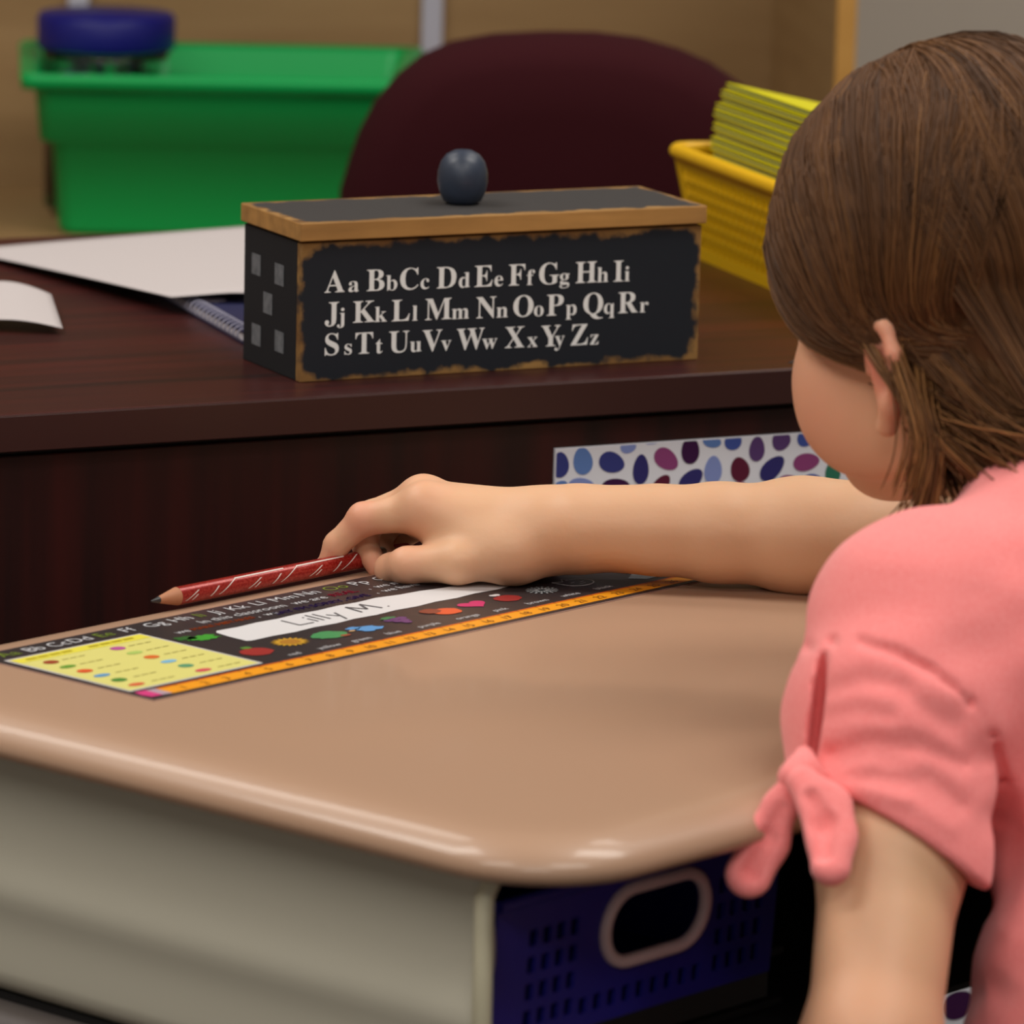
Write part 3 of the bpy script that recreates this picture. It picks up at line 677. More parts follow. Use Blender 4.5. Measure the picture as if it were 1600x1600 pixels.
# alphabet row
ty = MB(); gr_ = MB()
alph = [('Aa', .008), ('Bb', .0245), ('Cc', .0395), ('Dd', .0530), ('Ee', .0705), ('Ff', .0870), ('Gg', .1030), ('Hh', .1200), ('Ii', .1370), ('Jj', .1480), ('Kk', .1590), ('Ll', .1760), ('Mm', .1890), ('Nn', .2080), ('Oo', .2270), ('Pp', .2460), ('Qq', .2630), ('Rr', .2800), ('Ss', .2960), ('Tt', .3110), ('Uu', .3250), ('Vv', .3410)]
def PM(x, y): return lambda p: (x+p[0], y+p[1], TH+p[2])
for s_, x in alph: add_text(gr_ if s_[0] in 'AEIOU' else ty, s_, .0112, PM(x, .1072), height=.0002)
for s_, x, y, sz in (('In this classroom  we are', .128, .0965, .0086), (',  we make', .2440, .0962, .0080), ('we', .1035, .0882, .0076), (',  we', .1575, .0880, .0076), (',  we have fun', .2400, .0870, .0078)):
    add_text(ty, s_, sz, PM(x, y), height=.0002)
for w_, x in (('red', .1270-.0035), ('yellow', .1285+.001)): pass
for w_, x in (('lime', .1025), ('red', .1270), ('yellow', .1385), ('green', .1520), ('blue', .1760), ('purple', .1985), ('orange', .2255), ('pink', .2525), ('brown', .2770), ('white', .3030), ('black', .3285)):
    if w_ == 'lime': continue
    add_text(ty, w_, .0058 if w_ != 'red' else .0058, PM(x if w_ not in ('red', 'yellow') else (.1090 if w_ == 'red' else .1290), .0196), height=.0002)
ty.build('white_lettering', ink('letter_white', (196, 196, 200)), npl); gr_.build('green_lettering', ink('letter_green', (110, 128, 44)), npl)
for s_, x, y, sz, c in (('MAKE MISTAKES', .1140, .0884, .0058, (206, 88, 30)), ('REAL', .2190, .0965, .0080, (206, 34, 78)), ("SAY I'M SORRY, GIVE", .1690, .0862, .0072, (66, 40, 120))):
    t_ = MB()
    for q in range(3): add_text(t_, s_, sz, PM(x+.00018*q, y+.00012*q), height=.0002)
    t_.build('coloured_lettering', mat('print_'+s_.split()[0].lower(), c, .4), npl)
# white name strip with handwriting
edge = [(.1165, .0560), (.119, .0548)]+[(.119+.2*k/14, .0545+.0006*((k % 2)*2-1)) for k in range(1, 14)]+[(.3190, .0555), (.3215, .0590), (.3200, .0660), (.318, .0672)]+[(.316-.195*k/14, .0805-.0005*((k % 2)*2-1)-.012*max(0, 1-k/6)*.9) for k in range(1, 14)]+[(.1215, .0810), (.1185, .0780), (.1170, .0680)]
pol('name_strip', edge, ink('strip_white', (214, 212, 214)), 2, 'white name strip with handwriting')
hand = MB()
def stroke(pts, w=.0011):
    for (x0_, y0_), (x1_, y1_) in zip(pts, pts[1:]):
        dx, dy = x1_-x0_, y1_-y0_; l = math.hypot(dx, dy)+1e-9; nx_, ny_ = -dy/l*w/2, dx/l*w/2
        hand.add([(x0_+nx_, y0_+ny_, TH+.0004), (x0_-nx_, y0_-ny_, TH+.0004), (x1_-nx_, y1_-ny_, TH+.0004), (x1_+nx_, y1_+ny_, TH+.0004)], [(0, 3, 2, 1)])
hx0 = .1600
stroke([(hx0, .0755), (hx0-.0005, .0625), (hx0+.009, .0622)]); stroke([(hx0+.0125, .0700), (hx0+.0125, .0625)]); stroke([(hx0+.0125, .0735), (hx0+.0128, .0725)])
stroke([(hx0+.0170, .0760), (hx0+.0165, .0625)]); stroke([(hx0+.0215, .0755), (hx0+.0210, .0625)])
stroke([(hx0+.0255, .0700), (hx0+.0285, .0640)]); stroke([(hx0+.0320, .0705), (hx0+.0265, .0570)])
stroke([(hx0+.0430, .0625), (hx0+.0450, .0755), (hx0+.0500, .0655), (hx0+.0550, .0755), (hx0+.0575, .0625)], .0014); stroke([(hx0+.0620, .0632), (hx0+.0630, .0630)], .0012)
hand.build('handwriting', mat('pencil_grey', (84, 80, 84), .6), npl)
# colour drawings
def blob(name, cx, cy, rx, ry, c, wob=.18, n=22, lv=3, seed=0, fan=None):
    r_ = random.Random(seed); pts_ = [(cx+rx*(1+wob*r_.uniform(-1, 1))*math.cos(t), cy+ry*(1+wob*r_.uniform(-1, 1))*math.sin(t)) for t in np.linspace(0, 2*math.pi, n, endpoint=False)]
    z = TH+.00008*lv; g_ = MB(); g_.add([(cx, cy, z)]+[(x, y, z) for x, y in pts_], [(0, 1+i, 1+(i+1) % n) for i in range(n)])
    return g_.build(name, mat('print_rgb_%d_%d_%d' % c, c, .4), npl)
IY = .0375
blob('frog_drawing', .1060, .0745, .0085, .0055, (58, 150, 44), .3, seed=1); blob('frog_drawing', .0985, .0790, .0058, .0040, (36, 92, 34), .3, seed=2)
blob('apple_drawing', .1035, .0365, .0088, .0072, (150, 40, 36), .06, seed=3); blob('apple_leaf', .1050, .0450, .0028, .0022, (84, 130, 50), .2, lv=4, seed=4)
g_ = MB(); n_ = 36; z = TH+.00024
g_.add([(.1300, .0405, z)]+[(.1300+(.0105 if i % 2 else .0072)*math.cos(2*math.pi*i/n_), .0405+(.0085 if i % 2 else .0058)*math.sin(2*math.pi*i/n_), z) for i in range(n_)], [(0, 1+i, 1+(i+1) % n_) for i in range(n_)])
g_.build('sun_drawing', mat('print_sun', (192, 146, 40), .4), npl); blob('sun_drawing', .1300, .0405, .0055, .0045, (170, 116, 34), .08, lv=4, seed=5)
blob('leaf_drawing', .1545, IY+.001, .0098, .0068, (66, 140, 84), .16, seed=6); blob('leaf_drawing', .1600, IY-.005, .0030, .0018, (150, 76, 50), .2, lv=4, seed=7)
blob('bird_drawing', .1790, IY-.002, .0080, .0050, (84, 146, 204), .28, seed=8); blob('bird_drawing', .1735, IY+.003, .0045, .0028, (84, 146, 204), .3, seed=9); blob('bird_beak', .1690, IY-.0005, .0020, .0012, (200, 160, 110), .1, lv=4, seed=10)
for k, (gx_, gy_) in enumerate(((-1, 1), (0, 1.1), (1, 1), (-.5, 0), (.5, 0), (0, -1))): blob('grape_drawing', .2035+.0048*gx_, IY-.0005+.0040*gy_, .0027, .0024, (100, 56, 110), .05, 10, lv=3+k % 2, seed=k)
blob('grape_leaf', .2020, IY+.0070, .0050, .0022, (60, 120, 76), .3, lv=5, seed=12)
blob('orange_drawing', .2355, IY-.001, .0080, .0066, (216, 84, 40), .07, seed=13); blob('orange_drawing', .2290, IY+.004, .0062, .0048, (128, 56, 38), .12, lv=4, seed=14)
hp = [(.2570+.0088*math.sin(t)**3, IY+.0010+.0066*(.8125*math.cos(t)-.3125*math.cos(2*t)-.125*math.cos(3*t)-.0625*math.cos(4*t))*1.05) for t in np.linspace(0, 2*math.pi, 30, endpoint=False)]
pol('heart_drawing', hp[::-1], mat('print_heart', (196, 40, 104), .4), 3)
blob('acorn_drawing', .2800, IY-.001, .0078, .0062, (146, 36, 36), .06, seed=15); blob('acorn_highlight', .2800, IY+.0075, .0036, .0020, (206, 200, 200), .2, lv=4, seed=16)
sn = MB()
for k in range(8):
    t = math.pi*k/8; c_, s_ = math.cos(t), math.sin(t)
    for off in ((0, 0),): sn.add([(.3066-.0088*c_-.0005*s_, IY-.0075*s_+.0005*c_, TH+.0003), (.3066-.0088*c_+.0005*s_, IY-.0075*s_-.0005*c_, TH+.0003), (.3066+.0088*c_+.0005*s_, IY+.0075*s_-.0005*c_, TH+.0003), (.3066+.0088*c_-.0005*s_, IY+.0075*s_+.0005*c_, TH+.0003)], [(0, 1, 2, 3)])
    for sg in (-1, 1):
        x, y = .3066+sg*.0062*c_, IY+sg*.0052*s_; sn.add([(x-.0020*s_, y+.0020*c_, TH+.0003), (x-.0020*s_+.0008, y+.0020*c_+.0008, TH+.0003), (x+.0020*s_+.0008, y-.0020*c_+.0008, TH+.0003), (x+.0020*s_, y-.0020*c_, TH+.0003)], [(0, 1, 2, 3)])
sn.build('snowflake_drawing', mat('print_snow', (170, 176, 180), .4), npl)
hand = MB(); cat = [(.0075*math.cos(t), .0062*math.sin(t)) for t in np.linspace(.6, math.pi-.6+2*math.pi-0, 26) if not (2.55 < t < 3.7 and False)]
cx, cy = .3335, IY
stroke([(cx+.0095*math.cos(t), cy+.0070*math.sin(t)) for t in np.linspace(-.9*math.pi, .55*math.pi, 24)], .0007)
stroke([(cx-.009, cy-.002), (cx-.0105, cy+.008), (cx-.005, cy+.0055), (cx-.0005, cy+.0105), (cx+.001, cy+.0070)], .0007); stroke([(cx-.004, cy+.001), (cx-.001, cy+.0012)], .0006); stroke([(cx+.002, cy), (cx+.005, cy+.0002)], .0006); stroke([(cx-.002, cy-.003), (cx+.003, cy-.0028)], .0005)
hand.build('cat_drawing', mat('print_cat_line', (214, 214, 218), .4), npl)
# number line drawn as an orange pencil
pol('number_line', [(.0150, .0030), (.3830, .0030), (.3890, .0085), (.3830, .0145), (.0150, .0145)], ink('pencil_orange', (232, 152, 22)), 1, 'orange pencil shaped number line')
g_ = MB(); z = TH+.00016; g_.add([(.0150, .0132, z), (.3830, .0132, z), (.3830, .0146, z), (.0150, .0146, z)], [(0, 1, 2, 3)]); g_.build('number_line_edge', ink('deep_orange', (214, 98, 22)), npl)
pol('number_line_eraser', [(.0025, .0040), (.0095, .0035), (.0095, .0150), (.0030, .0155), (.0015, .0100)], ink('eraser_pink', (204, 58, 124)), 2)
pol('number_line_ferrule', [(.0095, .0035), (.0150, .0030), (.0150, .0145), (.0095, .0150)], ink('ferrule', (172, 150, 164)), 2)
nm = MB()
for k in range(1, 27):
    x = .3576-.0138*(25-k); add_text(nm, str(k), .0068, PM(x-.002*len(str(k)), .0050), height=.0004)
    nm.add([(x-.0002, .0118, TH+.0004), (x+.0002, .0118, TH+.0004), (x+.0002, .0142, TH+.0004), (x-.0002, .0142, TH+.0004)], [(0, 1, 2, 3)])
nm.build('number_line_digits', ink('digit_brown', (120, 76, 20)), npl)
pol('corner_print', [(.3500, .0760), (.3580, .0620), (.3700, .0330), (.3880, .0330), (.3890, .0800), (.3700, .0900), (.3550, .0900)], ink('dusty_pink', (168, 92, 116)), 2)
pol('corner_print', [(.3600, .0270), (.3700, .0330), (.3890, .0330), (.3890, .0200), (.3660, .0200)], ink('grey_band', (110, 116, 122)), 3)
pol('corner_print', [(.3820, .0340), (.3890, .0340), (.3890, .0600), (.3840, .0600)], ink('acid_yellow', (190, 184, 60)), 4)

# ------------------------------------------------------------------ jumbo pencil lying behind the plate
PR = .0046
P0 = D(.0789+.1325, .3090+.1365, 0)
pc = thing('pencil', (P0[0], P0[1], DZ+PR), a1, 'fat red foil pencil with white dashes lying under the fingertips', 'pencil')
def cyl(x0, x1, r0, r1, n=28): return MB().tube([(x0, 0, 0), ((x0+x1)/2, 0, 0), (x1, 0, 0)], [r0, (r0+r1)/2, r1], n)
cyl(0, .0052, .0004, .0017).build('graphite_tip', mat('graphite', (46, 46, 48), .4), pc)
cyl(.0052, .0175, .0017, PR).build('sharpened_wood', mat('pencil_wood', (176, 118, 84), .65), pc)
m_red = mat('red_foil', (140, 18, 16), .25, .6, noise=((900, 900, 900), .12, (168, 52, 44)), metal=.25)
cyl(.0172, .160, PR, PR).build('barrel', m_red, pc)
g = MB()
def dash(xa, ta, xb, tb, w_=.0011, n_=8):                     # a dash printed on the barrel from angle ta to tb
    r_ = PR+.00012; f_ = lambda x, t: (x, r_*math.cos(math.radians(t)), r_*math.sin(math.radians(t)))
    for q in range(n_):
        u0, u1 = q/n_, (q+1)/n_; x0_, x1_, t0_, t1_ = xa+(xb-xa)*u0, xa+(xb-xa)*u1, ta+(tb-ta)*u0, ta+(tb-ta)*u1
        dt = abs(xb-xa) > .02 and 5 or 0
        g.add([f_(x0_, t0_+dt), f_(x0_+(0 if dt else w_), t0_-dt), f_(x1_+(0 if dt else w_), t1_-dt), f_(x1_, t1_+dt)], [(0, 1, 2, 3)])
for k in range(-1, 4):
    x = .0175+.0435*k
    for xa, ta, xb, tb in ((.0015, 205, .0105, 150), (.0185, 205, .0245, 150), (.0245, 205, .0375, 120), (.0375, 120, .0720, 118), (.0060, 205, .0095, 175)):
        if x+xa > .0175 and x+xb < .158: dash(x+xa, ta, x+xb, tb)
for k in range(6): dash(.022+.028*k, 60, .034+.028*k, -10)
g.build('white_dashes', mat('dash_white', (214, 200, 194), .35), pc)
cyl(.160, .170, PR, PR).build('ferrule', mat('ferrule_metal', (170, 170, 160), .3, metal=.8), pc); cyl(.170, .182, PR*.95, PR*.85).build('eraser', mat('eraser', (190, 90, 100), .7), pc)

# ================================================================== THE GIRL
m_skin = mat('skin', (216, 162, 122), .48, .4, sss=.25, bump=(260, .12))
nt = m_skin.node_tree; b_ = nt.nodes['Principled BSDF']
at = nt.nodes.new('ShaderNodeAttribute'); at.attribute_name = 'blush'
mx = nt.nodes.new('ShaderNodeMix'); mx.data_type = 'RGBA'; mx.inputs[6].default_value = srgb(220, 174, 138); mx.inputs[7].default_value = srgb(218, 128, 108)
nt.links.new(at.outputs['Fac'], mx.inputs[0]); nt.links.new(mx.outputs[2], b_.inputs['Base Color'])
# ---- frame of the head
HC = W(1496, 424, 2.50); az = math.radians(134); tilt = math.radians(13)
fh0 = np.array([math.cos(az), math.sin(az), 0]); z_ = np.array([0, 0, 1.]); lh = np.cross(z_, fh0)
fh = fh0*math.cos(tilt)-z_*math.sin(tilt); uh = z_*math.cos(tilt)+fh0*math.sin(tilt)
HAX = np.array([fh, lh, uh])
def Hd(f, l, u): return HC+fh*f+lh*l+uh*u
# ---- skeleton points
LS = W(1430, 985, 2.365); RS = LS+A*.225+np.array([0, 0, .0]); NB = (LS+RS)/2+np.array([0, 0, .035])-B*.0
CH = (LS+RS)/2-B*.035+np.array([0, 0, -.05]); BE = CH-B*.070-A*.043+np.array([0, 0, -.12]); HP = BE-B*.03+np.array([0, 0, -.11])
LE = W(1362, 1640, 2.275); LWp = LE+B*.13+A*.045-np.array([0, 0, .105]); LHd = LWp+B*.07-np.array([0, 0, .035])
RE = Z(1450, 842, DZ+.030); RWp = Z(838, 838, DZ+.0245)
prims = []
def cone(a, b, ra, rb, k=.006): prims.append(Cone(a, b, ra, rb, k))
# right forearm and upper arm
fa = lambda x, y, z: Z(x, y, DZ+z)
p125 = fa(1250, 837, .0272); d125 = (p125-CO)@CF
def fw_(x, y): return W(x, y, 2.718+(d125-2.718)*(x-850)/400)
cone(RE, p125, .0300, .0272, .01); cone(p125, fw_(1120, 832), .0272, .0227, .012); cone(fw_(1120, 832), fw_(1023, 828), .0227, .0203, .012); cone(fw_(1023, 828), fw_(950, 826), .0203, .0186, .012); cone(fw_(950, 826), fw_(880, 827), .0186, .0172, .012)
cone(RE, RS, .031, .036, .015)
hd = {}
def J(n, x, y, d, r): hd[n] = (W(x, y, d), r)
dk = 2.716                                                     # distance of the hand's radial side from the camera
J('wr', 842, 830, dk-.002, .0158); J('wu', 842, 834, dk+.022, .0150)
J('im', 664, 796, dk+.004, .0108); J('ip', 568, 812, dk+.014, .0079); J('id', 526, 851, dk+.019, .0065); J('it', 511, 881, dk+.0205, .0052)
J('mm', 660, 782, dk+.022, .0108); J('mp', 580, 806, dk+.034, .0078); J('md', 570, 852, dk+.030, .0065); J('mt', 592, 890, dk+.020, .0056)
J('rm', 676, 794, dk+.038, .0100); J('rp', 612, 812, dk+.050, .0074); J('rd', 590, 848, dk+.048, .0062); J('rt', 610, 876, dk+.040, .0054)
J('pm', 694, 810, dk+.052, .0090); J('pp', 640, 828, dk+.062, .0066); J('pd', 620, 852, dk+.060, .0056); J('pt', 634, 872, dk+.053, .0050)
J('tc', 800, 862, dk-.008, .0130); J('tm', 716, 878, dk-.012, .0105); J('ti', 636, 883, dk-.006, .0088); J('tt', 610, 889, dk+.006, .0078)
def bone(a, b, k=.004, s=1): cone(hd[a][0], hd[b][0], hd[a][1]*s, hd[b][1]*s, k)
cone(fw_(890, 827)-CF*.002, hd['wr'][0], .0166, .0155, .015); cone(fw_(890, 827)+CF*.004, hd['wu'][0], .0166, .0150, .015)
for q in ('im', 'mm', 'rm', 'pm'): bone('wr' if q in ('im', 'mm') else 'wu', q, .012)
cone(hd['wr'][0], hd['mm'][0]-np.array([0, 0, .008]), .0140, .0115, .012)
bone('wr', 'tc', .012); bone('tc', 'tm', .010); bone('tc', 'im', .012, .9)
for f_ in ('i', 'm', 'r', 'p'):
    bone(f_+'m', f_+'p', .005); bone(f_+'p', f_+'d', .0025); bone(f_+'d', f_+'t', .0025)
bone('tm', 'ti', .005); bone('ti', 'tt', .004)
cone(W(748, 846, dk-.002), W(690, 838, dk+.004), .0105, .0075, .010)   # web between thumb and index
cone(W(800, 872, dk+.020), W(720, 876, dk+.036), .0105, .0105, .010)   # heel of the hand
for q, r_ in (('im', .0088), ('mm', .0085)): prims.append(Ell(hd[q][0]+np.array([.001, 0, .0035]), np.eye(3), (.010, .009, r_), .006))
cone(hd['ip'][0]+np.array([0, 0, .0008]), hd['ip'][0]+np.array([.001, 0, .0008]), .0080, .0080, .003)
cone(hd['tt'][0], hd['tt'][0]-np.array([0, -.004, .003]), .0076, .0058, .003)
# left arm hanging, forearm in the lap
cone(LS, LS*.45+LE*.55, .0350, .0302, .012); cone(LS*.45+LE*.55, LE, .0302, .0275, .012); cone(LE, LWp, .0275, .018, .012)
cone(LWp, LHd, .018, .014, .010)
side_ = np.cross(LHd-LWp, z_); side_ /= np.linalg.norm(side_); fd = (LHd-LWp)/np.linalg.norm(LHd-LWp)
for k, ln in enumerate((.050, .056, .052, .040)):
    o_ = LHd+side_*(.0145*(k-1.5)); cone(LHd*.6+LWp*.4+side_*(.010*(k-1.5)), o_+fd*.012, .009, .008, .008); cone(o_+fd*.012, o_+fd*(.012+ln*.5)-z_*.004, .0072, .0066, .003); cone(o_+fd*(.012+ln*.5)-z_*.004, o_+fd*(.004+ln)-z_*.014, .0064, .0054, .003)
cone(LWp*.6+LHd*.4+side_*.016, LHd+side_*.036+fd*.004, .010, .0078, .006); cone(LHd+side_*.036+fd*.004, LHd+side_*.040+fd*.028, .0075, .006, .003)
# trunk
tax = np.array([A, B, z_])
prims.append(Ell(CH+z_*.02, tax, (.112, .072, .105), .03)); prims.append(Ell(BE, tax, (.100, .074, .115), .03)); prims.append(Ell(HP, tax, (.112, .085, .085), .03))
cone(CH*.25+LS*.75, CH*.75+LS*.25, .036, .05, .03); cone(CH*.25+RS*.75, CH*.75+RS*.25, .036, .05, .03)
cone(NB-z_*.03, Hd(-.022, 0, -.085), .038, .034, .02)
for sg in (-1, 1):                                             # legs under the desk, seated
    h_ = HP+A*(.055*sg)-z_*.02; kn = h_+B*.27+z_*.01; an = kn-z_*.32+B*.02; cone(h_, kn, .062, .045, .02); cone(kn, an, .042, .028, .015); cone(an, an+B*.12-z_*.028, .026, .020, .015)
# head
prims.append(Ell(Hd(-.006, 0, .014), HAX, (.083, .073, .080), .02))
prims.append(Ell(Hd(.024, 0, -.046), HAX, (.054, .052, .055), .02))
prims.append(Ell(Hd(.057, 0, -.084), HAX, (.019, .022, .017), .02))
for sg in (-1, 1):
    prims.append(Ell(Hd(.045, sg*.030, -.046), HAX, (.030, .028, .032), .015))
    prims.append(Ell(Hd(.016, sg*.046, -.064), HAX, (.040, .014, .026), .018))
    prims.append(Ell(Hd(.065, sg*.027, -.012), HAX, (.010, .018, .006), .010))
    # ear: helix, lobe and concha
    el = lambda u, w, n_: Hd(-.013-w*.85, sg*(.068+n_*.9), -.043+u*.86)
    hp_ = [el(.004, -.012, .001), el(.020, -.008, .004), el(.029, .002, .008), el(.026, .013, .012), el(.012, .018, .014), el(-.004, .014, .013), el(-.016, .006, .009), el(-.025, -.002, .005)]
    for p_, q_, ra_, rb_ in zip(hp_, hp_[1:], (.003, .0034, .0036, .0036, .0035, .0034, .0040), (.0034, .0036, .0036, .0035, .0034, .0040, .0055)): prims.append(Cone(p_, q_, ra_, rb_, .003))
    prims.append(Cone(el(.012, .002, .004), el(-.010, .002, .003), .0085, .007, .006))
cone(Hd(.066, 0, -.016), Hd(.088, 0, -.040), .0065, .0080, .008); prims.append(Ell(Hd(.086, 0, -.042), HAX, (.009, .014, .006), .006))
prims.append(Ell(Hd(.074, 0, -.060), HAX, (.009, .020, .0045), .004)); prims.append(Ell(Hd(.072, 0, -.068), HAX, (.009, .017, .0055), .004))
eyes = [Hd(.0625, sg*.029, -.026) for sg in (-1, 1)]
earc = [Cone(Hd(-.016, sg*.082, -.033), Hd(-.017, sg*.082, -.047), .0058, .005) for sg in (-1, 1)]
def post(P, d):
    for e in eyes:
        r_ = np.sqrt(((P-e)**2).sum(1)); d = smax(d, -(r_-.0118), .004) if r_.min() < .03 else d
        if r_.min() < .03: d = np.minimum(d, np.maximum(np.maximum(r_-.0126, .0114-r_), -( -((P-e)@uh)+.003)))   # lowered upper lid
    for e in earc:
        q = e(P); d = smax(d, -q, .003) if q.min() < .02 else d
    return d
lo = np.minimum.reduce([W(470, 840, 2.72), HP-.2, LHd-.1]); hi = np.maximum.reduce([HC+.14, RS+.08, HP+.45])
lo[2] = .0; hi[2] = HC[2]+.13; lo[0] = W(470, 840, 2.72)[0]-.02; lo[1] = min(LE[1], HP[1])-.14; hi[1] = max(RE[1], HC[1], (HP+B*.45)[1])+.08
V, Q = sdf_mesh(prims, post, lo, hi, .0017)
V = relax(V, Q, 1)
blush = np.zeros(len(V))
for p_, r_, s_ in [(hd['im'][0], .014, .45), (hd['mm'][0], .014, .4), (hd['ip'][0], .012, .75), (hd['it'][0], .013, .6), (hd['id'][0], .010, .4), (hd['ti'][0], .014, .35), (hd['mt'][0], .012, .6), (hd['tt'][0], .010, .5),
                   (Hd(-.014, .082, -.036), .024, .9), (Hd(.045, .04, -.055), .040, .55), (Hd(.03, .05, -.02), .05, .3), (Hd(.045, -.04, -.055), .040, .55), (LE, .05, .3)]:
    blush = np.maximum(blush, s_*np.exp(-((V-p_)**2).sum(1)/(r_*r_)))
PB = np.array([HP[0], HP[1], 0])
girl = np_mesh('person', V-PB, Q, m_skin, None, {'blush': blush}); girl.location = PB
tag(girl, 'seated girl in a coral tie sleeve shirt reaching her hand across the tan desk', 'person')
def child(name, V, Q, m, attr=None, label=None):
    o_ = np_mesh(name, V-PB, Q, m, girl, attr)
    if label: o_['label'] = label
    return o_
# nails
def nail(tip, back, up, w):
    t = tip-back; t /= np.linalg.norm(t); sd_ = np.cross(t, up); sd_ /= np.linalg.norm(sd_); n_ = np.cross(sd_, t)
    return Ell(tip+n_*.0026+t*.0012, np.array([t, sd_, n_]), (.0050, w, .0030), .001)
m_nail = mat('fingernail_skin', (224, 172, 154), .3, .5)
nl = [nail(hd['it'][0], hd['id'][0], np.array([-.8, -.2, .6]), .0040), nail(hd['tt'][0], hd['ti'][0], np.array([-.6, -.5, .5]), .0044)]
for q in nl:
    v_, f_ = sdf_mesh([q], None, q.c-.008, q.c+.008, .0006); child('fingernail', v_, f_, m_nail)
for sg, e in zip((-1, 1), eyes):
    g = MB(); g.lathe([(0, -.0112), (.008, -.0079), (.0112, 0), (.008, .0079), (0, .0112)], (0, 0, 0), 20)
    v_, f_ = sdf_mesh([Ell(e, np.eye(3), (.0112,)*3)], None, e-.013, e+.013, .0012); ey = child('eye', v_, f_, mat('eye_white', (225, 220, 215), .2))
    ic = e+fh*.0085-uh*.005; v_, f_ = sdf_mesh([Ell(ic, HAX, (.004, .0052, .0052))], None, ic-.008, ic+.008, .0008); io = np_mesh('iris', v_-PB, f_, mat('iris_brown', (70, 50, 36), .15), ey)
# lashes and brows
m_lash = mat('dark_brown_hair', (56, 38, 26), .6)
for sg in (-1, 1):
    g = MB()
    for k in range(26):
        t = (k/25-.5)*2; p_ = Hd(.0735-.004*t*t, sg*(.029+.012*t), -.0300-.001*t*t); g.tube([p_-PB, p_+fh*.002-uh*.001+lh*sg*t*.001-PB, p_+fh*.0040-uh*.0005+lh*sg*t*.002-PB], [.00035, .0003, .0001], 4)
    g.build('eyelashes', m_lash, girl)
    g = MB()
    for k in range(60):
        t = k/59; p_ = Hd(.0785-.010*t-.008*t*t, sg*(.016+.032*t), -.004+.003*math.sin(3*t)+random.uniform(-.0018, .0018)); g.tube([p_-PB, p_+lh*sg*.005+uh*.001-fh*.001-PB], [.0003, .0001], 4)
    g.build('eyebrow', m_lash, girl)

# ---- shirt
m_cor = mat('coral_heather_jersey', (245, 126, 126), .88, .12, noise=((900, 900, 420), .30, (254, 152, 150)), bump=(1400, .35), sheen=.25)
SL = LS+z_*.004; up_arm = (LE-LS)/np.linalg.norm(LE-LS)
camd = (LS-CO); camd /= np.linalg.norm(camd); sx = np.cross(up_arm, camd); sx /= np.linalg.norm(sx)      # across the arm, towards the right of the photo or left
if sx@CR < 0: sx = -sx
sn_ = np.cross(sx, up_arm); sn_ = sn_ if sn_@camd < 0 else -sn_                                             # towards the camera
hemL = W(1245, 1218, 2.335); hemR = W(1502, 1368, 2.335); hdir = hemR-hemL; hdir /= np.linalg.norm(hdir)
hn = np.cross(hdir, camd); hn /= np.linalg.norm(hn); hn = hn if hn@up_arm > 0 else -hn; hn = hn+sn_*.18; hn /= np.linalg.norm(hn)
sp = []
tx_ = Ell(CH+z_*.020, tax, (.122, .084, .112), .03); sp.append(tx_); sp.append(Ell(BE+z_*.0, tax, (.114, .090, .125), .03)); sp.append(Ell(HP+z_*.01, tax, (.124, .098, .080), .03))
sp.append(Cone(CH*.10+LS*.90+z_*.006, CH*.75+LS*.25, .0445, .060, .03)); sp.append(Cone(CH*.10+RS*.90+z_*.006, CH*.75+RS*.25, .0445, .060, .03))
sp.append(Cone(NB-z_*.035, NB-z_*.012, .058, .048, .03)); sp.append(Cone(LS+z_*.002, NB-z_*.024, .035, .045, .02)); sp.append(Cone(RS+z_*.004, NB-z_*.024, .042, .046, .025))
mid_ = W(1408, 1130, 2.345); low_ = W(1404, 1330, 2.330)
sleeve = [Cone(SL, mid_, .0455, .0490, .012), Cone(mid_, low_+up_arm*.06, .0475, .0410, .012)]
sleeveR = [Cone(RS, RS*.35+RE*.65, .046, .046, .012)]
class Sleeve:
    k = .014
    def __init__(s, cones, planes, inner): s.c = cones; s.p = planes; s.i = inner
    def __call__(s, P):
        d = s.c[0](P)
        for q in s.c[1:]: d = smin(d, q(P), .012)
        for o_, n_ in s.p: d = smax(d, (P-o_)@n_, .004)
        if s.i is not None: d = smax(d, -s.i(P), .002)
        return d
class Hollow:                                                 # the arm's room inside the sleeve, open at the hem
    def __call__(s, P): return np.maximum(Cone(LS, LE+up_arm*.02, .0350, .0335)(P), -(((P-hemL)@hn)+.035))
sp += [Sleeve(sleeve, [(hemL, hn)], Hollow()), Sleeve(sleeveR, [(RS+(RE-RS)*.55, (RE-RS)/np.linalg.norm(RE-RS))], None)]
knot = W(1246, 1216, 2.312)
slitA = W(1287, 1022, 2.318); slitB = W(1268, 1196, 2.309)
sdir = (slitB-slitA)/np.linalg.norm(slitB-slitA); slit = Ell((slitA+slitB)/2+camd*.004, np.array([sdir, np.cross(sdir, camd), camd]), (.0285, .0030, .016)); folds = []
def fold(pts, w, dep): folds.append(([W(x, y, d) for x, y, d in pts], w, dep))
fold([(1300, 1180, 2.30), (1360, 1160, 2.29), (1440, 1165, 2.29), (1500, 1195, 2.30)], .0042, .0030)
fold([(1290, 1078, 2.31), (1350, 1062, 2.30), (1410, 1072, 2.30)], .0045, .0020)
fold([(1285, 1225, 2.30), (1350, 1232, 2.29), (1420, 1250, 2.29), (1480, 1290, 2.295)], .0038, -.0022)
fold([(1420, 1090, 2.30), (1490, 1140, 2.30), (1530, 1220, 2.31)], .005, .0018)
fold([(1290, 1120, 2.31), (1340, 1110, 2.30), (1390, 1118, 2.30)], .004, .0014)
fold([(1380, 1190, 2.29), (1450, 1215, 2.29), (1500, 1260, 2.295)], .004, .0016)
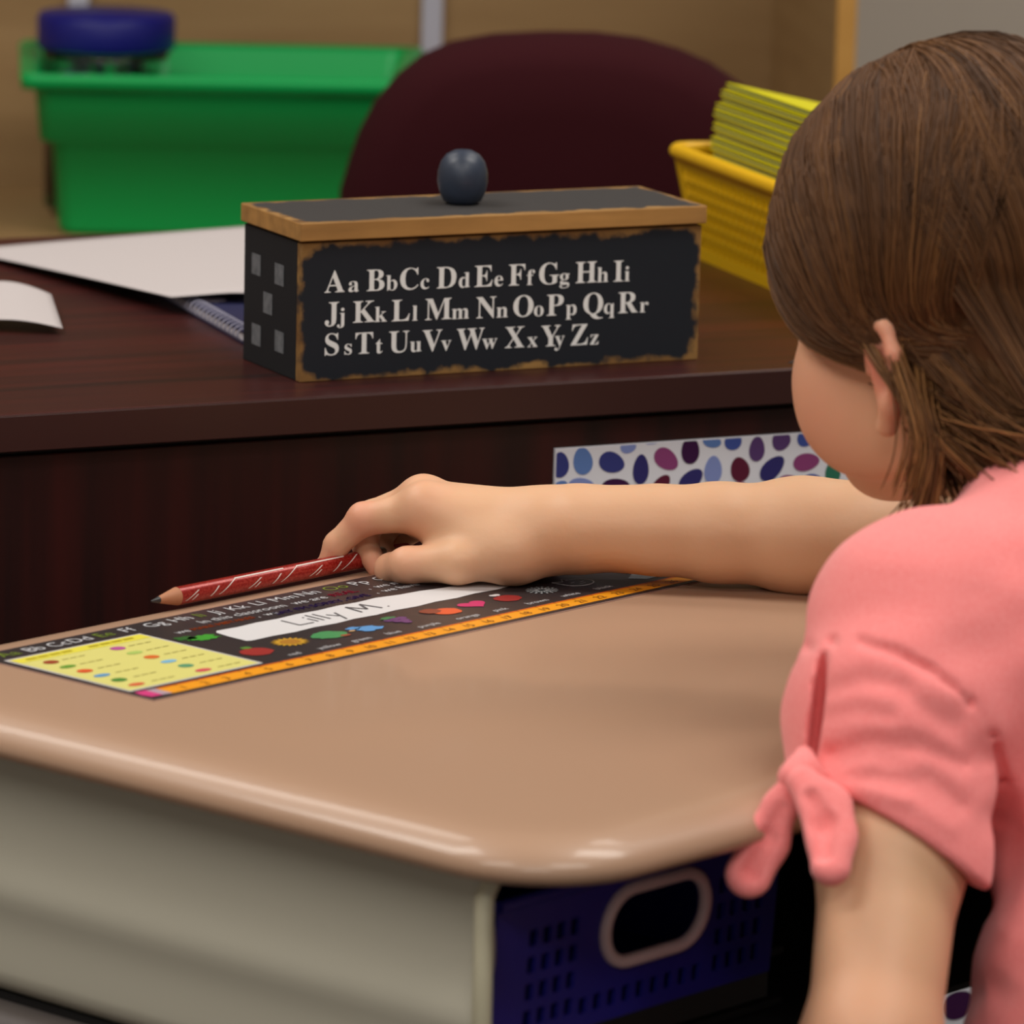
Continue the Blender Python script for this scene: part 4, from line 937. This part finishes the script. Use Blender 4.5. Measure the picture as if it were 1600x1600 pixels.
fold([(1310, 1205, 2.30), (1370, 1196, 2.29), (1430, 1205, 2.29)], .0035, -.0018)
# shoulder seam
fold([(1232, 1030, 2.33), (1262, 1010, 2.32), (1300, 1003, 2.31), (1345, 1004, 2.30), (1400, 1020, 2.30), (1460, 1052, 2.30), (1515, 1098, 2.31), (1550, 1150, 2.32), (1568, 1220, 2.33)], .0021, .0034)
fold([(1545, 1180, 2.33), (1560, 1280, 2.34), (1520, 1380, 2.35)], .007, .004)
fold([(1500, 1120, 2.31), (1570, 1260, 2.34), (1600, 1400, 2.35)], .008, .002)
fold([(1600, 1330, 2.33), (1540, 1420, 2.34), (1500, 1520, 2.35)], .008, .003)
fold([(1640, 1480, 2.33), (1560, 1540, 2.34), (1500, 1560, 2.35)], .008, .004)
fold([(1450, 870, 2.36), (1530, 930, 2.33), (1600, 960, 2.33)], .010, .0012)
fold([(1520, 820, 2.38), (1580, 880, 2.35), (1640, 900, 2.35)], .010, .0012)
armL = Cone(LS, LE+up_arm*.02, .0375, .0375)
def seg_d(P, a, b):
    ab = b-a; t = np.clip(((P-a)@ab)/(ab@ab), 0, 1); q = P-a-t[:, None]*ab
    dl = q-(q@camd)[:, None]*camd*.95
    return np.sqrt((dl*dl).sum(1))
def spost(P, d):
    ext = None
    for pts_, w_, dep in folds:
        a0 = np.array(pts_)
        if np.min(((P.mean(0)-a0)**2).sum(1)) > .09**2: continue
        m = np.full(len(P), 9.)
        for p_, q_ in zip(pts_, pts_[1:]): m = np.minimum(m, seg_d(P, p_, q_))
        d = d+dep*np.exp(-(m/w_)**2)
    d = d+.0012*np.sin(P[:, 0]*70+3*np.sin(P[:, 2]*55))*np.sin(P[:, 2]*48+P[:, 1]*60)*.8
    d = smax(d, -slit(P), .001)
    nk = np.sqrt((((P-(NB+z_*.012))*np.array([1, 1, 1.6]))**2).sum(1))-.047
    return smax(d, -nk, .003)
lo = np.minimum(HP-.2, knot-.08); hi = np.maximum(RS+.12, LS+.12); lo[2] = HP[2]-.09; hi[2] = NB[2]+.08; lo[1] -= .02; hi[1] += .05
V, Q = sdf_mesh(sp, spost, lo, hi, .0017)
def biggest(V, Q):
    lab = np.arange(len(V))
    while True:
        m = lab[Q].min(1); new = lab.copy()
        for c in range(4): np.minimum.at(new, Q[:, c], m)
        new = new[new]
        if (new == lab).all(): break
        lab = new
    u, c = np.unique(lab, return_counts=True); k = lab == u[c.argmax()]; idx = np.cumsum(k)-1
    return V[k], idx[Q[k[Q].all(1)]]
V, Q = biggest(V, Q)
# keep the largest piece only
V = relax(V, Q, 1)
shirt = child('shirt', V, Q, m_cor, label='coral heather tee with a split sleeve')
# bow of the sleeve: knot and two hanging tails
def wl(x, y, dd=0): return W(x, y, 2.298+dd)
bow = [Ell(wl(1244, 1214), np.array([CR, CU, CF]), (.0080, .0070, .0075), .004), Cone(wl(1262, 1206, .004), wl(1300, 1222, .004), .0055, .0035, .006), Cone(wl(1254, 1196, .004), wl(1256, 1180, .008), .0050, .004, .006)]
lt = [Cone(wl(1240, 1220), wl(1218, 1262), .0052, .0066, .006), Cone(wl(1218, 1262), wl(1196, 1314), .0066, .0094, .006), Cone(wl(1196, 1314), wl(1170, 1366), .0094, .0102, .006)]
rt_ = [Cone(wl(1254, 1222, -.006), wl(1290, 1262, -.014), .0070, .0102, .006), Cone(wl(1290, 1262, -.014), wl(1299, 1306, -.021), .0102, .0098, .006), Cone(wl(1299, 1306, -.021), wl(1298, 1354, -.028), .0098, .0085, .006)]
gl_ = [Cone(wl(1222, 1262, -.0060), wl(1200, 1310, -.0060), .0012, .0028), Cone(wl(1200, 1310, -.0060), wl(1174, 1362, -.0060), .0028, .0040)]
gr2 = [Cone(wl(1268, 1244, -.016), wl(1286, 1284, -.0235), .0022, .0046), Cone(wl(1286, 1284, -.0235), wl(1288, 1334, -.031), .0046, .0030)]
def bpost(carves, pr_):
    dr_ = pr_[-1].b-pr_[0].a; pn = np.cross(dr_, CR); pn /= np.linalg.norm(pn); ref = (pr_[0].a+pr_[-1].b)/2
    def f(P, d):
        # flatten towards the camera axis
        fl = np.abs((P-ref)@pn)-.0062
        d = smax(d, fl, .004)
        for c_ in carves: d = smax(d, -(c_(P)+0), .0035)
        return d
    return f
for nm_, pr_, cv_ in (('sleeve_knot', bow, []), ('bow_tail', lt, gl_), ('bow_tail', rt_, gr2)):
    pts_ = np.array([p.c if isinstance(p, Ell) else p.a for p in pr_]+[p.c if isinstance(p, Ell) else p.b for p in pr_])
    V, Q = sdf_mesh(pr_, bpost(cv_, pr_) if cv_ else None, pts_.min(0)-.02, pts_.max(0)+.02, .0009); V = relax(V, Q, 1); child(nm_, V, Q, m_cor)
# shorts
V, Q = sdf_mesh([Ell(HP-z_*.02, tax, (.120, .094, .085), .03)]+[Cone(HP+A*(.055*sg)-z_*.02, HP+A*(.055*sg)-z_*.02+B*.17, .070, .066, .02) for sg in (-1, 1)], None, HP-.22, HP+.3, .003)
child('shorts', relax(V, Q, 1), Q, mat('navy_shorts', (30, 34, 56), .85))
for sg in (-1, 1):
    an = HP+A*(.055*sg)-z_*.02+B*.27+z_*.01-z_*.32+B*.02
    V, Q = sdf_mesh([Cone(an-z_*.02, an+B*.13-z_*.034, .032, .026, .02)], lambda P, d: np.maximum(d, (an[2]-.057)-P[:, 2]), an-.12, an+.2, .0025); child('shoe', V, Q, mat('white_shoe', (210, 205, 200), .6))

# ---- hair: a close cap and some thousands of strands combed from the crown to the nape
m_hair = bpy.data.materials.new('brown_hair'); m_hair.use_nodes = True; nt = m_hair.node_tree; b_ = nt.nodes['Principled BSDF']
at = nt.nodes.new('ShaderNodeAttribute'); at.attribute_name = 'tone'; rp = nt.nodes.new('ShaderNodeValToRGB')
rp.color_ramp.elements[0].color = srgb(58, 36, 21); rp.color_ramp.elements[1].color = srgb(176, 126, 76); e_ = rp.color_ramp.elements.new(.5); e_.color = srgb(104, 68, 38)
nt.links.new(at.outputs['Fac'], rp.inputs[0]); nt.links.new(rp.outputs[0], b_.inputs['Base Color']); b_.inputs['Roughness'].default_value = .5; b_.inputs['Specular IOR Level'].default_value = .22
capE = Ell(Hd(-.008, 0, .016), HAX, (.0890, .0800, .0865), .02)
def hl(f):                                                     # height of the hairline at forward position f
    return np.where(f > -.015, -.034+(f+.015)*.25, -.10)
def cpost(P, d):
    q = (P-HC)@HAX.T; line = hl(q[:, 0])-q[:, 2]
    return smax(d, line, .006)
cp = [capE, Ell(Hd(-.055, 0, -.055), HAX, (.040, .058, .070), .03)]
V, Q = sdf_mesh(cp, cpost, HC-.16, HC+.14, .0022)
hair = child('hair', V, Q, m_hair, {'tone': .25+.1*np.sin(V[:, 0]*400)}, label='long straight brown hair tucked behind the ear')
CE = np.array([-.008, 0, .016]); RE_ = np.array([.0890, .0800, .0865])
def onell(p, off):
    q = (p-CE)/RE_; return CE+RE_*q/np.linalg.norm(q)*(1+off/.088)
def strandset(n, side):
    out = []; tone = []; nc = 150
    cl = [(rng.uniform(-.15, 2.45) if rng.random() < .75 else rng.uniform(-.15, 1.2), rng.random(), rng.random(), rng.normal(), rng.normal(0, .004), rng.uniform(.001, .0068), abs(rng.normal(0, .016))) for _ in range(nc)]
    for _ in range(n):
        c_ = cl[rng.integers(nc)]; al = c_[0]+rng.normal(0, .045); r1 = np.clip(c_[1]+rng.normal(0, .07), 0, 1); r2 = np.clip(c_[2]+rng.normal(0, .07), 0, 1)
        root = np.array([math.cos(al), side*(c_[6]+abs(rng.normal(0, .01))), math.sin(al)])*RE_+CE
        if al < .25: root[2] = max(root[2], .02)
        fr_ = min(1, max(0, (al)/2.3)); nz_ = lambda s_: rng.normal(0, s_)
        w1 = np.array([.078-.170*fr_+c_[4]+nz_(.002), side*.055, .028+.018*fr_-.028*r1*(1-fr_)])
        w2 = np.array([.042-.120*fr_+c_[4]+nz_(.002), side*.078, -.018+.004*fr_-.014*r1])
        w3 = np.array([-.034-.050*fr_**.7+c_[4]+nz_(.002), side*(.074-.03*fr_), -.034-.034*r2])
        w4 = np.array([-.062-.02*fr_+c_[4]+nz_(.003), side*(.058-.02*fr_)+nz_(.003), -.076-.02*r2])
        off = np.clip(c_[5]+rng.normal(0, .0008), .0004, .0085)
        ks_ = [root, w1, w2, w3]; P_ = []
        for t in np.linspace(0, 3, 16):
            i = min(int(t), 2); u = t-i; p0 = ks_[max(i-1, 0)]; p1 = ks_[i]; p2 = ks_[i+1]; p3 = ks_[i+2] if i+2 < 4 else w4
            P_.append(onell(.5*((2*p1)+(-p0+p2)*u+(2*p0-5*p1+4*p2-p3)*u*u+(-p0+3*p1-3*p2+p3)*u**3), off*(.35+.65*min(1, t))))
        e_ = P_[-1]; w5 = np.array([-.122+c_[4]*2+nz_(.004), side*.030+c_[3]*.010+nz_(.004), -.134+.012*c_[3]+nz_(.004)])
        w4 = w4+np.array([-1, side*.6, 0])*off; w5 = w4+(w5-w4)*rng.uniform(.5, 1.15)
        for t in np.linspace(.2, 1, 5): P_.append(e_*(1-t)**2+2*t*(1-t)*w4+t*t*w5)
        out.append([Hd(*p) for p in P_]); tone.append(np.clip(.36+.13*c_[3]+.07*rng.normal(), 0, .62))
    return out, tone
def backset(n):                                                # hair falling straight down the back of the head
    out = []; tone = []; nc = 170
    cl = [(rng.uniform(-.075, .080), rng.uniform(78, 150), rng.normal(), rng.uniform(.001, .0065)) for _ in range(nc)]
    for _ in range(n):
        y_, ph0, g_n, of = cl[rng.integers(nc)]; y_ += rng.normal(0, .003); ph0 = 62+(ph0-78)*.75+rng.normal(0, 4); off = np.clip(of+rng.normal(0, .0008), .0004, .0085); P_ = []
        for t in np.linspace(0, 1, 13):
            ph = math.radians(ph0+(202-ph0)*t); yy = y_*(.04+.96*math.sin(min(1, t*1.5)*math.pi/2))*(1-.2*t*t); c_ = math.sqrt(max(.03, 1-(yy/.083)**2)); P_.append(onell(np.array([math.cos(ph)*RE_[0]*c_, yy, math.sin(ph)*RE_[2]*c_])+CE, off*(.4+.6*min(1, 3*t))))
        e_ = P_[-1]; w4 = np.array([-.088-off, y_*.7, -.075+rng.normal(0, .003)]); w5 = np.array([-.135+rng.normal(0, .005), y_*.6+g_n*.008, -.160+.012*g_n]); w5 = w4+(w5-w4)*rng.uniform(.6, 1.1)
        for t in np.linspace(.2, 1, 5): P_.append(e_*(1-t)**2+2*t*(1-t)*w4+t*t*w5)
        out.append([Hd(*p) for p in P_]); tone.append(np.clip(.34+.13*g_n+.07*rng.normal(), 0, .62))
    return out, tone
def tubes(strands, tone, rad, taper=True):
    Vs = []; Qs = []; T = []; o_ = 0
    for s_, tn in zip(strands, tone):
        P_ = np.array(s_); n_ = len(P_); tg = np.gradient(P_, axis=0); tg /= np.linalg.norm(tg, axis=1)[:, None]+1e-12
        a = np.cross(tg, np.array([.3, .2, .93])); a /= np.linalg.norm(a, axis=1)[:, None]+1e-12; b = np.cross(tg, a)
        rr = rad*np.ones(n_); rr[-3:] *= [.8, .55, .2] if taper else 1; rr[0] *= .5
        ring = np.stack([P_+rr[:, None]*(math.cos(k*2.0944)*a+math.sin(k*2.0944)*b) for k in range(3)], 1).reshape(-1, 3)
        i = np.arange(n_-1)[:, None]*3; k = np.arange(3)[None]; q = np.stack([i+k, i+(k+1) % 3, i+3+(k+1) % 3, i+3+k], -1).reshape(-1, 4)+o_
        Vs.append(ring); Qs.append(q); T.append(np.full(len(ring), tn)); o_ += len(ring)
    return np.concatenate(Vs), np.concatenate(Qs), np.concatenate(T)
allS = []; allT = []
for side in (1, -1):
    s_, t_ = strandset(11000 if side > 0 else 5000, side); allS += s_; allT += t_
s_, t_ = backset(9500); allS += s_; allT += t_
V, Q, T = tubes(allS, allT, .00048)
hs = np_mesh('hair_strands', V-PB, Q, m_hair, hair, {'tone': T}); hs['kind'] = 'stuff'
# loose locks: in front of the ear, below it, and down over the shoulder
def lock(pts, n, spread, rad=.0005, tm=.5):
    s_ = []; t_ = []
    pts = [np.asarray(p) for p in pts]
    for _ in range(n):
        o0 = rng.normal(0, spread, 3); o1 = rng.normal(0, spread*1.6, 3); P_ = []
        m = len(pts)-1
        for t in np.linspace(0, m, 6*m):
            i = min(int(t), m-1); u = t-i; p0 = pts[max(i-1, 0)]; p1 = pts[i]; p2 = pts[i+1]; p3 = pts[min(i+2, m)]
            c_ = .5*((2*p1)+(-p0+p2)*u+(2*p0-5*p1+4*p2-p3)*u*u+(-p0+3*p1-3*p2+p3)*u**3); P_.append(c_+o0*(1-t/m)+o1*(t/m))
        s_.append(P_); t_.append(np.clip(tm+.18*rng.normal(), 0, 1))
    return s_, t_
LK = [
    ([W(1385, 480, 2.452), W(1398, 560, 2.440), W(1422, 640, 2.432), W(1432, 700, 2.430), W(1420, 760, 2.432)], 60, .0022, .6),
    ([W(1430, 560, 2.445), W(1436, 640, 2.436), W(1452, 700, 2.432), W(1440, 780, 2.432), W(1425, 815, 2.435)], 70, .0030, .55),
    ([W(1335, 505, 2.462), W(1372, 570, 2.445), W(1420, 640, 2.436), W(1470, 700, 2.432), W(1520, 745, 2.430)], 40, .0016, .6),
    ([W(1460, 560, 2.45), W(1490, 640, 2.435), W(1540, 700, 2.425), W(1600, 735, 2.41), W(1660, 770, 2.40)], 200, .0060, .5),
    ([W(1420, 560, 2.45), W(1470, 620, 2.435), W(1540, 660, 2.425), W(1610, 690, 2.41), W(1700, 720, 2.40)], 240, .0065, .45),
    ([W(1500, 560, 2.44), W(1560, 640, 2.425), W(1620, 700, 2.41), W(1690, 770, 2.40)], 260, .0080, .42),
    ([W(1450, 600, 2.452), W(1462, 680, 2.445), W(1480, 730, 2.44), W(1500, 775, 2.43)], 90, .0050, .35),
]
s_ = []; t_ = []
for li, (pts_, n_, sp_, tm_) in enumerate(LK):
    if li < 3: pts_ = [p-CF*.016*min(1, k*.8+.1) for k, p in enumerate(pts_)]
    a, b = lock(pts_, n_, sp_, tm=tm_); s_ += a; t_ += b
V, Q, T = tubes(s_, t_, .00045); hw_ = np_mesh('hair_wisps', V-PB, Q, m_hair, hair, {'tone': T}, True); hw_['kind'] = 'stuff'

# ---- the girl's chair, out of sight behind the desk
SZ = HP[2]-.095
sc_ = thing('student_chair', (HP[0], HP[1], 0), a1, 'low plastic student chair under the seated girl', 'chair')
m_navy = mat('navy_plastic', (26, 32, 64), .45)
g = MB(); shell([rrect(-.19, .19, -.17, .20, .06, SZ-.012), rrect(-.195, .195, -.175, .205, .06, SZ-.006), rrect(-.19, .19, -.17, .20, .06, SZ)], g); g.build('seat', m_navy, sc_)
g = MB(); shell([[(x, -.19-.02*0+y, z) for x, z, y in [(rx_, rz_, yy) for rx_, rz_, _ in rrect(-.18, .18, SZ+.14, SZ+.32, .05, 0)]] for yy in (-.012, 0)], g); g.build('backrest', m_navy, sc_)
for x in (-.16, .16):
    for y in (-.15, .17):
        g = MB(); g.tube([(x, y, SZ-.012), (x*1.08, y*1.1, .0)], .011, 10); g.build('leg', m_leg, sc_)
    g = MB(); g.tube([(x, -.15, SZ-.014), (x, -.195, SZ+.05), (x, -.197, SZ+.28)], .010, 10); g.build('back_post', m_leg, sc_)
